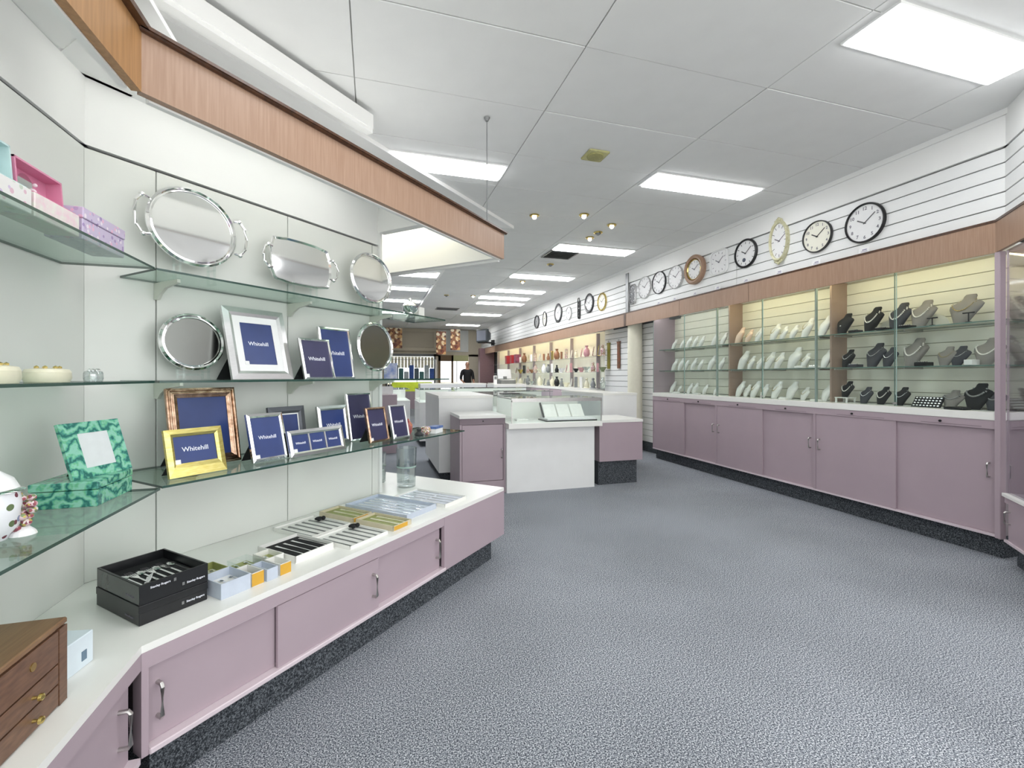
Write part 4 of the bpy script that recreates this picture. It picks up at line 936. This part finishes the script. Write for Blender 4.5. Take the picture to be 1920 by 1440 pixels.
clock(6.336, 2.65, .35, 'pale silver rimmed clock beside the arched dark clock', rim=SILVERB, rimw=.012, nums=False, hands=GREYINK)
clock(6.69, 2.60, .33, 'arched dark faced clock by the grey upright', rim=SILVERB, face=mat('dark_dial', '#55585B', .4, noise=.3, scale=20), rimw=.02, shape='square', wx=.6, nums=False, hands=MATTW)
clock(7.752, 2.641, .34, 'gold rimmed round clock, first beyond the upright', rim=BRASS, face=CREAMF, rimw=.03, nums=False, hands=GREYINK)
clock(8.286, 2.697, .39, 'dark rimmed round clock beyond the gold one', rim=MATS['charcoal'], rimw=.04, nums=False, inner=SILVERB)
clock(8.75, 2.66, .44, 'very narrow tall black clock', rim=BLACK, face=BLACK, rimw=.01, wx=.2, shape='square', nums=False, hands=MATTW)
clock(9.275, 2.625, .29, 'faint white round clock between dark ones', rim=SILVERB, rimw=.01, nums=False, hands=GREYINK)
clock(9.883, 2.711, .446, 'large black spoked clock toward the television', rim=MATS['charcoal'], rimw=.05, nums=False, inner=SILVERB)
clock(10.749, 2.678, .374, 'cream faced oval clock toward the television', rim=MATS['charcoal'], face=CREAMF, rimw=.02, wx=.7, shape='oval', nums=False)
clock(11.337, 2.671, .35, 'grey and black clock nearest the television', rim=MATS['charcoal'], rimw=.03, nums=False, face=GREYM)
for i, yy in enumerate([2.93, 3.38, 3.80, 4.25, 4.70, 5.12, 5.55, 5.93]):
    nm = ['largest black clock', 'cream faced clock', 'ivory scrolled clock', 'clock with lower dial', 'square white clock', 'brown wooden clock', 'plain white clock', 'dark numeral clock'][i]
    t = thing('price_card', 'small white price card under the %s' % nm, 'card', (4.055 + .02, yy, 2.316), AM90, 'price cards under the clocks')
    M = Matrix.Rotation(R(-10), 4, 'X')
    part('card', MB().at(M).box(-.045, .045, 0, .0015, 0, .05), MATTW, t); part('print', MB().at(M).box(-.025, .03, -.0004, 0, .012, .018).box(-.015, .025, -.0004, 0, .025, .036), mat('lilac_grey_ink', '#A8A3BE', .6, noise=.4, scale=300), t)
# television on a bracket
t = thing('television', 'old grey television on wall bracket at far end', 'television', (3.55, 15.4, 2.42), R(-60))
part('casing', MB().box(-.27, .27, 0, .12, 0, .44, .02).rings([[(-.22, .12, .04), (.22, .12, .04), (.22, .12, .40), (-.22, .12, .40)], [(-.12, .34, .1), (.12, .34, .1), (.12, .34, .32), (-.12, .34, .32)]]), mat('grey_plastic', '#5F666B', .4, noise=.1), t)
part('screen', MB().box(-.22, .22, -.004, .001, .05, .39, .002), mat('pale_grey_screen', '#AEB3C2', .1, noise=.08), t)
part('bracket', MB().box(-.2, .2, .02, .3, -.03, 0).cyl((0, .25, -.015), (0, .645, -.015), .02, n=8).box(-.08, .08, .55, .57, -.1, .1), BLACK, t)

# ================================================================ ISLAND COUNTERS
def cabinet_door_unit():
    t = thing('counter_cabinet', 'mauve single door cabinet at the left of the island', 'cabinet', (.865, 4.75, 0))
    part('carcass', MB().box(0, .495, .02, .62, 0, .80), PINK, t)
    part('top_rail', MB().box(0, .495, 0, .02, .735, .80), PINKD, t); part('stile', MB().box(0, .022, 0, .02, 0, .735), PINK, t); part('stile', MB().box(.475, .495, 0, .02, 0, .735), PINK, t)
    part('kick_board', MB().box(.022, .475, 0, .02, 0, .13), PINK, t)
    d = part('door', MB().box(.026, .472, .004, .018, .135, .73, .002), PINK, t); handle(d, .455, .42, .09, .004)
    part('lock', MB().cyl((.25, -.004, .77), (.25, 0, .77), .008, n=10), BLACK, t)
    part('top_board', MB().box(-.004, .498, -.006, .62, .80, .832), WARMW, t)
cabinet_door_unit()
t = thing('glass_counter', 'white island counter with glass display case on top', 'counter', (1.36, 4.66, 0))
part('base', MB().box(.0, 1.03, .03, .60, 0, .685), WHITE, t)
part('ledge', MB().box(.002, 1.095, -.04, .62, .69, .745, .002), WARMW, t)
part('case_back', MB().box(.04, 1.08, .585, .60, .745, 1.0), WARMW, t)
part('front_pane', MB().box(.045, 1.095, -.005, .001, .746, 1.0), SHOWG, t)
for a in (.045, 1.089): part('side_pane', MB().box(a, a + .006, .001, .585, .746, 1.0), SHOWG, t)
edgeglass(MB().box(.04, 1.10, -.01, .60, 1.0, 1.008), 'top_pane', t, SHOWG, mat('grey_edge', '#7D8580', .2, noise=.1))
part('case_tube', MB().cyl((.08, .03, .985), (1.06, .03, .985), .008, n=8), TUBE, t)
part('metal_edge', MB().box(.04, 1.10, -.012, -.006, .972, 1.010).box(.04, .048, -.012, -.004, .745, .99).box(1.092, 1.10, -.012, -.004, .745, .99), CHROME, t)
t = thing('ring_display', 'white three fold ring display on black base in case', 'display', (2.12, 4.86, .7455), 0)
M = Matrix.Translation((0, .02, .02)) @ Matrix.Rotation(R(-38), 4, 'X')
part('base', MB().box(-.30, .32, -.14, .12, 0, .012), BLACK, t); part('lining', MB().box(-.28, .31, -.13, .11, .012, .03), MATTW, t)
for k in range(3): part('pad', MB().at(M).box(-.25 + k*.17, -.09 + k*.17, 0, .015, .02, .20, .006), BUSTW, t)
part('side', MB().at(M).box(-.27, -.256, -.004, .02, .0, .22), BLACK, t)
t = thing('earring_pad', 'small white velvet pad at left end of display case', 'display', (1.58, 4.95, .7455)); part('pad', MB().box(-.04, .10, -.04, .06, 0, .018, .003), BUSTW, t); part('stud_row', MB().ico((0, 0, .02), .006).ico((.03, 0, .02), .006).ico((.06, 0, .02), .006), SILVER, t)
t = thing('counter_cabinet', 'low mauve cabinet on dark plinth right of island counter', 'cabinet', (2.47, 4.72, 0))
part('carcass', MB().box(0, .56, 0, .60, .27, .715), PINK, t); part('top_board', MB().box(-.005, .565, -.005, .605, .715, .745), WARMW, t); part('plinth', MB().box(0, .50, .03, .55, 0, .27), CARPETD, t)
def tallcounter(x0, x1, y0, y1, h, lab, m=WHITE, glass=True, gh=.24):
    t = thing('glass_counter', lab, 'counter', (x0, y0, 0)); w, d = x1 - x0, y1 - y0
    part('plinth', MB().box(.04, w - .04, .04, d - .04, 0, .10), CARPETD, t)
    top = h - (gh if glass else .03)
    part('base', MB().box(0, w, 0, d, .10, top), m, t)
    if glass:
        part('ledge', MB().box(-.004, w + .004, -.004, d + .004, top, top + .012), WARMW, t)
        part('front_pane', MB().box(.004, w - .004, .004, .009, top + .012, h - .008), SHOWG, t)
        part('side_pane', MB().box(.004, .009, .01, d - .01, top + .012, h - .008), SHOWG, t)
        part('back_panel', MB().box(.01, w - .01, d - .02, d - .01, top + .012, h - .008), WARMW, t)
        edgeglass(MB().box(0, w, 0, d, h - .008, h), 'top_pane', t, SHOWG, MATS['grey_edge'])
    else: part('top_board', MB().box(-.006, w + .006, -.006, d + .006, top, h), WARMW, t)
    return t
tallcounter(.744, 1.40, 5.45, 6.9, 1.015, 'tall white counter behind the mauve door cabinet', glass=False)
tallcounter(1.41, 1.97, 5.45, 6.9, 1.01, 'glass topped white counter behind the display case')
tallcounter(2.93, 3.44, 5.5, 6.9, 1.02, 'plain white counter behind the low mauve cabinet', glass=False)
tallcounter(2.0, 2.9, 7.2, 7.75, 1.0, 'glass counter closing the back of the island')
tallcounter(.78, 1.45, 8.2, 9.2, 1.01, 'white glass counter in second island, left')
tallcounter(1.5, 3.0, 8.6, 9.2, 1.02, 'long white glass counter in second island')
tallcounter(1.2, 3.0, 12.4, 13.0, 1.05, 'wide pale grey sales counter before the far wall', mat('pale_grey_laminate', '#D3D5D6', .4, noise=.04), False)
tallcounter(3.02, 3.9, 11.6, 12.4, 1.04, 'white sales counter under the register', glass=False)
tallcounter(.36, .70, 9.3, 10.6, .99, 'narrow white glass counter on the far left')
single('display_block', MB().box(-.19, .19, -.15, .15, 0, .95, .004), PINK, 'mauve display block at far left behind frames', 'display', (.18, 7.8, 0))
t = thing('counter_sign', 'small white sign on the mauve display block', 'sign', (.18, 7.75, .951)); part('board', MB().box(-.13, .13, 0, .01, 0, .13), MATTW, t); part('foot', MB().box(-.05, .05, -.01, .04, 0, .006), CHROME, t)
single('spectacles_tray', MB().box(-.12, .12, -.08, .08, 0, .012).tube([(-.08, 0, .03), (-.04, -.03, .03), (0, 0, .03), (.04, -.03, .03), (.08, 0, .03)], .005, 6), BLACK, 'black pen holder tray on the island glass counter', 'tray', (1.75, 5.9, 1.011))
# register, card machine, boxes
t = thing('cash_register', 'white cash register with dark base on sales counter', 'register', (3.0, 11.75, 1.0405), R(10))
t.location = (3.42, 11.95, 1.0405)
part('base', MB().box(-.22, .22, -.2, .2, 0, .10, .005), GREYM, t); part('screen', MB().at(Matrix.Rotation(R(-12), 4, 'X')).box(-.2, .2, -.02, .03, .13, .40, .008), mat('pale_case', '#DADBDC', .4, noise=.03), t); part('keyboard', MB().box(-.18, .18, -.18, -.06, .10, .115), WARMW, t)
part('neck', MB().box(-.05, .05, .0, .06, .10, .2), GREYM, t)
t = thing('card_reader', 'upright white box left of the register', 'register', (3.1, 11.8, 1.0405)); part('body', MB().box(-.04, .04, -.04, .04, 0, .22, .006), WARMW, t); part('screen', MB().box(-.03, .03, -.042, -.04, .12, .2), GREYM, t)

# ================================================================ FAR SHOWCASE RUN
t = thing('worktop', 'white ledge below the far gift shelves', 'worktop', (XF, 16.6, 0), AM90); part('top_board', MB().box(0, 8.4, 0, .38, .945, 1.0), WARMW, t)
fk = thing('base_cabinet', 'far mauve base cabinets under the gift shelves', 'cabinet', (XF, 16.6, 0), AM90)
part('carcass', MB().box(0, 8.4, .02, .38, .15, .94), PINK, fk); part('plinth', MB().box(0, 8.4, .06, .36, 0, .15), CARPETD, fk)
for k in range(8): part('door', MB().box(.02 + k*1.045, 1.03 + k*1.045, .004, .02, .17, .93, .002), PINK, fk)
fs = thing('gift_shelving', 'far lit shelving bays filled with gift ware', 'shelving', (XF, 16.6, 1.0), AM90)
part('back_board', MB().box(0, 8.4, .37, .38, 0.001, 1.15), SLATC, fs); part('top_board', MB().box(0, 8.4, .03, .37, 1.145, 1.16), PLAST, fs)
for k in range(7): part('divider', MB().box(.3 + k*1.3, .33 + k*1.3, .30, .37, 0, 1.12), mat('mauve_grey', '#A99FA5', .4, noise=.05), fs)
for zz in (.33, .645): part('glass_shelf', MB().box(0, 8.4, .06, .36, zz - .008, zz), SHOWG, fs)
for k in range(3): part('tube', MB().cyl((.2 + k*2.7, .06, 1.128), (2.8 + k*2.7, .06, 1.128), .011, n=8), WTUBE, fs)
gcols = [('cream', CREAM), ('white', MATS['white_porcelain']), ('pink', mat('pink_glaze', '#D9A3AA', .3, noise=.2, scale=50)), ('grey', mat('grey_glaze', '#8D9092', .3, noise=.3, scale=50)), ('gold', BRASS), ('green', mat('green_glaze', '#9AA580', .3, noise=.3, scale=50)), ('clear', CRYST), ('floral', PORCF2), ('black', BLACK), ('brown', mat('brown_glaze', '#9A6B4E', .3, noise=.3, scale=50))]
def gift_me(kind):
    if kind == 0: return [('body', MB().lathe([(.03, 0), (.055, .05), (.05, .11), (.02, .16), (.03, .19)], 14))]
    if kind == 1: return [('plate', MB().at(Matrix.Translation((0, 0, .085)) @ Matrix.Rotation(R(80), 4, 'X')).lathe([(.08, 0), (.075, -.008), (.04, -.003)], 18)), ('stand', MB().box(-.03, .03, 0, .05, 0, .012))]
    if kind == 2: return [('base', MB().lathe([(.045, 0), (.04, .015)], 12)), ('figure', MB().lathe([(.03, .015), (.04, .05), (.022, .10), (.012, .115)], 12).sph((0, 0, .13), .02))]
    if kind == 3: return [('body', MB().box(-.06, .06, -.02, .02, 0, .16, .004)), ('face', MB().box(-.045, .045, -.022, -.02, .02, .14))]
    return [('bowl', MB().lathe([(.02, 0), (.03, .02), (.07, .08), (.064, .08), (.02, .03)], 16)), ('foot', MB().lathe([(.035, 0), (.02, .012)], 12))]
kinds = ['vase', 'plate', 'figurine', 'desk_clock', 'bowl']
gm = {}
gi = 0
pxs = [1130, 1121, 1112, 1100, 1090, 1080, 1071, 1062, 1053, 1044, 1036, 1028, 1020, 1012, 1004, 997, 990, 983, 976, 968]
for z, rn in ((Z1 + .0, 'upper'), (Z2 + .0, 'middle'), (Z0, 'lower')):
    for i, px in enumerate(pxs):
        k = random.randrange(5); cn, cm = gcols[random.randrange(len(gcols))]
        if z == Z1: cn, cm = gcols[random.choice([0, 1, 2, 4, 7, 9])]
        if z == Z0: cn, cm = gcols[random.choice([3, 3, 0, 6, 8, 1])]
        key = (k, cn)
        if key not in gm: gm[key] = [(n_, mb.mesh(n_, (MATTW if n_ == 'face' else cm), True)) for n_, mb in gift_me(k)]
        yy = yfor(px, 4.24)
        t = thing(kinds[k], '%s %s on the far %s shelf, %s from column' % (cn, kinds[k].replace('_', ' '), rn, ['first', 'second', 'third', 'fourth', 'fifth', 'sixth', 'seventh', 'eighth', 'ninth', 'tenth', 'eleventh', 'twelfth', 'thirteenth', 'fourteenth', 'fifteenth', 'sixteenth', 'seventeenth', 'eighteenth', 'nineteenth', 'twentieth'][i]), kinds[k].replace('_', ' '), (4.24, yy, z), AM90 + R(-30), 'gift ware on the far shelves')
        s_f = random.uniform(1.05, 1.45)
        for n_, me in gm[key]:
            o = link(n_, me, t); o.scale = (s_f, s_f, s_f)
RED = mat('red_box_card', '#B5373F', .4, noise=.1)
for i, px in enumerate([953, 962, 970]):
    t = thing('gift_box', ['red gift box, leftmost on far upper shelf', 'red gift box in the middle of three', 'maroon patterned gift box right of the red ones'][i], 'box', (4.2, yfor(px, 4.2), Z1), AM90)
    m = RED if i < 2 else mat('maroon_card', '#6E3A4E', .4, col2='#A5566E', scale=14)
    part('base', MB().box(-.09, .09, -.08, .08, 0, .19), m, t); part('lid', MB().box(-.094, .094, -.084, .084, .19, .26), m, t)

# ================================================================ FAR WALL
YF = 17.9
BEIGE = mat('beige_signboard', '#C9C0AC', .6, noise=.05); OCH = mat('ochre_panel', '#B9BA8A', .6, noise=.05)
wf = struct('wall_far', MB().box(-2.55, .45, YF, YF + .15, 0, 3.08).box(.45, 4.6, YF, YF + .15, 2.02, 3.08).box(2.3, 2.42, YF, YF + .15, 0, 2.1).box(3.62, 4.6, YF, YF + .15, 0, 2.1), BEIGE, 'beige far wall above the open shopfront')
part('signboard', MB().box(.6, 2.25, YF - .05, YF, 2.35, 2.95), mat('taupe_board', '#B3AA97', .6, noise=.06, scale=2), wf)
part('board_rail', MB().box(.5, 2.35, YF - .07, YF - .001, 2.16, 2.22), mat('taupe_rail', '#8F8775', .6, noise=.06), wf)
part('pale_panel', MB().box(2.42, 3.6, YF - .03, YF - .001, 2.2, 3.05), mat('pale_grey_panel', '#D5D7D3', .6, noise=.04), wf)
part('ochre_header', MB().box(2.95, 3.6, YF - .04, YF - .001, 1.83, 2.06), OCH, wf)
wdw = thing('shop_window', 'far shop window lined with hanging goods', 'window', (.45, YF, 0))
part('frame', MB().box(0, .05, -.04, .04, .9, 2.1).box(1.8, 1.86, -.04, .04, .9, 2.1).box(0, 1.86, -.04, .04, .85, .93).box(0, 1.86, -.04, .04, 2.0, 2.1), mat('dark_window_frame', '#55585A', .4, noise=.1), wdw)
part('sill_wall', MB().box(0, 1.86, -.05, .05, 0, .85), PINK, wdw)
part('pane', MB().box(.05, 1.8, -.003, .003, .93, 2.0), GLASS, wdw)
for k in range(14): part('blind_slat', MB().box(.06 + k*.124, .16 + k*.124, -.10, -.09, 1.56, 1.98), mat('cream_blind', '#E6DFC4', .7, noise=.2, scale=12), wdw)
dr_ = struct('door_1', MB().box(2.42, 2.5, YF - .05, YF + .05, 0, 2.05).box(2.42, 3.0, YF - .05, YF + .05, 1.83, 2.06).box(2.93, 3.0, YF - .05, YF + .05, 0, 2.05), mat('brown_door_frame', '#6B5231', .5, noise=.1), 'brown framed open doorway in far wall')
part('door_leaf', MB().box(2.5, 2.93, YF - .01, YF + .01, .1, 1.83), GLASS, dr_)
# goods hanging in the window
for i in range(9):
    x = .62 + i * .19
    m = [mat('blue_cloth', '#3F5DA0', .8, noise=.3, scale=20), mat('slate_cloth', '#5A6A72', .8, noise=.4, scale=20), mat('teal_cloth', '#4E7A78', .8, noise=.3, scale=20), mat('mist_cloth', '#B9C3C6', .8, noise=.3, scale=20)][i % 4]
    t = thing('hanging_bag', '%s hanging in far shop window, %s' % (['blue bag', 'slate bag', 'teal bag', 'pale bag'][i % 4], ORD[i]), 'bag', (x, YF - .22, 1.12), 0, 'bags hanging in the far window')
    h_ = .30 + .12 * ((i * 5) % 3)
    part('body', MB().box(-.085, .085, -.05, .05, 0, h_, .02).box(-.07, .07, -.056, -.05, .04, h_*.5, .01), m, t); part('strap', MB().tube([(-.05, 0, h_), (0, 0, h_ + .16), (.05, 0, h_)], .006, 6), m, t)
t = thing('window_rail', 'dark display rail across the far window', 'rail', (1.4, YF - .22, 1.0)); part('rail', MB().cyl((-.9, 0, .62 + .25), (.9, 0, .62 + .25), .012, n=8), CHROME, t); part('shelf', MB().box(-.9, .9, -.12, .12, .08, .11), GREYM, t)
for a in (-.9, .9): part('upright', MB().box(a - .015, a + .015, -.015, .015, -1.0, .88), CHROME, t)
# lime cloth on a table
t = thing('display_table', 'low table with bright lime green cloth by far window', 'table', (1.15, 14.6, 0))
part('cloth', MB().rings([[(-.62, -.3, .78), (.62, -.3, .78), (.62, .3, .78), (-.62, .3, .78)], [(-.6, -.28, 1.06), (.6, -.28, 1.06), (.6, .28, 1.06), (-.6, .28, 1.06)]]), mat('lime_cloth', '#C7D83A', .8, noise=.25, scale=9), t)
for a in (-.5, .5):
    for b in (-.22, .22): part('leg', MB().cyl((a, b, 0), (a, b, .78), .02, n=8), GREYM, t)
# posters hanging from the ceiling
for i, (x, yy, w, z0, z1, lab) in enumerate([(.72, 17.0, .55, 2.25, 2.98, 'large brown jewellery photo banner hanging at far left'), (2.40, 17.0, .36, 2.05, 2.90, 'pale brown photo banner left of the doorway'), (2.93, 17.0, .36, 2.22, 3.0, 'dark brown photo banner above the doorway')]):
    t = thing('hanging_banner', lab, 'banner', (x, yy, z0)); part('print', MB().box(-w/2, w/2, 0, .01, 0, z1 - z0), COLLAGE, t); part('wire', MB().cyl((-w/3, .005, z1 - z0), (-w/3, .005, 3.058 - z0), .003, n=6).cyl((w/3, .005, z1 - z0), (w/3, .005, 3.058 - z0), .003, n=6), CHROME, t)
single('display_pillar', MB().box(-.28, .28, -.15, .15, 0, 2.3), mat('plum_panel', '#7C6066', .5, noise=.08), 'dark plum pillar at the far end of shelving', 'pillar', (4.14, 17.1, 0))
# mall stands beyond, seen through the openings
for i, (x, yy, w, h_, m, lab) in enumerate([(3.3, 21.5, 1.0, 1.6, mat('mall_cream', '#D8CDB8', .6, noise=.1), 'cream kiosk beyond the far doorway'), (1.2, 22, 1.6, 1.5, mat('mall_sand', '#DDD0A8', .6, noise=.15, scale=6), 'sand coloured kiosk beyond the far window')]):
    t = thing('mall_kiosk', lab, 'kiosk', (x, yy, 0)); part('base', MB().box(-w/2, w/2, -.4, .4, 0, h_*.6), m, t); part('canopy', MB().box(-w/2 - .1, w/2 + .1, -.5, .5, h_*1.4, h_*1.5), WHITE, t)
    for a in (-w/2 + .03, w/2 - .03): part('post', MB().box(a - .02, a + .02, -.02, .02, h_*.6, h_*1.4), GREYM, t)
t = thing('pram', 'blue and white figure shaped display at far left', 'display', (.55, 16.4, 0)); part('pole', MB().cyl((0, 0, 0), (0, 0, 1.1), .02, n=8), CHROME, t); part('print', MB().box(-.2, .25, -.02, .02, 1.1, 1.7, .01), mat('blue_white_print', '#8FA3DC', .6, col2='#E4E8F6', scale=6), t); part('foot', MB().lathe([(.15, 0), (.14, .02)], 16), CHROME, t)

# ---- person by the far doorway
def person():
    SK = mat('skin', '#B98C74', .6, noise=.06); HAIR = mat('short_dark_hair', '#2E2723', .8, noise=.2, scale=60); SH = mat('black_shirt', '#1B1C20', .8, noise=.15, scale=30); TR = mat('charcoal_trousers', '#2F3136', .8, noise=.12, scale=30); SHOE = mat('black_shoe', '#151515', .4, noise=.1)
    root = thing('person', 'person in a black shirt standing near the far doorway', 'person', (3.36, 16.9, 0), R(8))
    J = {'pel': (0, 0, .96, .15, .105), 'wst': (0, 0, 1.10, .14, .095), 'chs': (0, 0, 1.30, .165, .11), 'shd': (0, .01, 1.45, .10, .085), 'nck': (0, .01, 1.53, .055, .055), 'hd0': (0, 0, 1.60, .07, .08), 'hd1': (0, 0, 1.70, .075, .09), 'hd2': (0, .01, 1.77, .055, .065)}
    edges = [('pel', 'wst'), ('wst', 'chs'), ('chs', 'shd'), ('shd', 'nck'), ('nck', 'hd0'), ('hd0', 'hd1'), ('hd1', 'hd2')]
    for sg, n_ in ((-1, 'l'), (1, 'r')):
        J.update({n_ + 'sh': (sg*.19, .01, 1.43, .062, .062), n_ + 'el': (sg*.245, .02, 1.16, .045, .045), n_ + 'wr': (sg*.21, -.14, 1.02, .028, .028), n_ + 'hn': (sg*.19, -.20, 1.00, .035, .02),
                  n_ + 'hp': (sg*.095, 0, .90, .095, .095), n_ + 'kn': (sg*.11, -.01, .50, .06, .06), n_ + 'an': (sg*.115, .02, .10, .04, .04), n_ + 'ft': (sg*.125, -.06, .045, .042, .035), n_ + 'to': (sg*.13, -.16, .035, .035, .025)})
        edges += [('shd', n_ + 'sh'), (n_ + 'sh', n_ + 'el'), (n_ + 'el', n_ + 'wr'), (n_ + 'wr', n_ + 'hn'), ('pel', n_ + 'hp'), (n_ + 'hp', n_ + 'kn'), (n_ + 'kn', n_ + 'an'), (n_ + 'an', n_ + 'ft'), (n_ + 'ft', n_ + 'to')]
        for k in range(4):      # fingers
            J[n_ + 'f%d' % k] = (sg*(.17 + .014*k), -.235, 1.0, .009, .009); J[n_ + 'g%d' % k] = (sg*(.168 + .014*k), -.27 + .006*abs(k - 1), .985, .008, .008)
            edges += [(n_ + 'hn', n_ + 'f%d' % k), (n_ + 'f%d' % k, n_ + 'g%d' % k)]
        J[n_ + 'th'] = (sg*.155, -.21, 1.015, .009, .009); edges.append((n_ + 'hn', n_ + 'th'))
    names = list(J); me = bpy.data.meshes.new('body')
    me.from_pydata([J[n][:3] for n in names], [(names.index(a), names.index(b)) for a, b in edges], [])
    o = bpy.data.objects.new('tmp', me); COL.objects.link(o)
    md = o.modifiers.new('s', 'SKIN'); o.modifiers.new('d', 'SUBSURF').levels = 1
    for i, n in enumerate(names):
        sv = me.skin_vertices[0].data[i]; sv.radius = J[n][3:]; sv.use_root = (n == 'pel')
    bm2 = bpy.data.meshes.new_from_object(o.evaluated_get(bpy.context.evaluated_depsgraph_get()))
    bpy.data.objects.remove(o)
    bm2.materials.clear(); bm2.materials.append(SK)
    for p in bm2.polygons: p.use_smooth = True
    link('body', bm2, root)
    def cloth(name, test, m, off):
        b = bmesh.new(); b.from_mesh(bm2); b.normal_update()
        bmesh.ops.delete(b, geom=[f for f in b.faces if not test(f.calc_center_median())], context='FACES')
        for v in b.verts: v.co += v.normal * off
        mm = bpy.data.meshes.new(name); b.to_mesh(mm); b.free(); mm.materials.clear(); mm.materials.append(m)
        for p in mm.polygons: p.use_smooth = True
        q = link(name, mm, root); s = q.modifiers.new('t', 'SOLIDIFY'); s.thickness = .004
    cloth('shirt', lambda c: (.93 < c.z < 1.50) and not (abs(c.x) > .14 and c.y < -.06), SH, .014)
    cloth('trousers', lambda c: .09 < c.z < .97 and abs(c.x) < .21 and c.y > -.12, TR, .010)
    cloth('shoe', lambda c: c.z < .10, SHOE, .008)
    cloth('hair', lambda c: c.z > 1.66 and (c.y > -.02 or c.z > 1.755), HAIR, .012)
    fc = MB().sph((-.028, -.083, 1.68), .010, 1, .6, .7, 8, 6).sph((.028, -.083, 1.68), .010, 1, .6, .7, 8, 6); part('eyes', fc, BLACK, root)
    part('nose', MB().rings([[(-.012, -.08, 1.635), (.012, -.08, 1.635), (0, -.108, 1.64)], [(-.006, -.085, 1.68), (.006, -.085, 1.68), (0, -.092, 1.68)]]), SK, root); part('mouth', MB().box(-.022, .022, -.086, -.078, 1.612, 1.618), mat('lip', '#8A5048', .5, noise=.1), root)
    for sg in (-1, 1): part('ear', MB().sph((sg*.078, .005, 1.665), .02, .35, .7, 1.2, 8, 6), SK, root)
person()
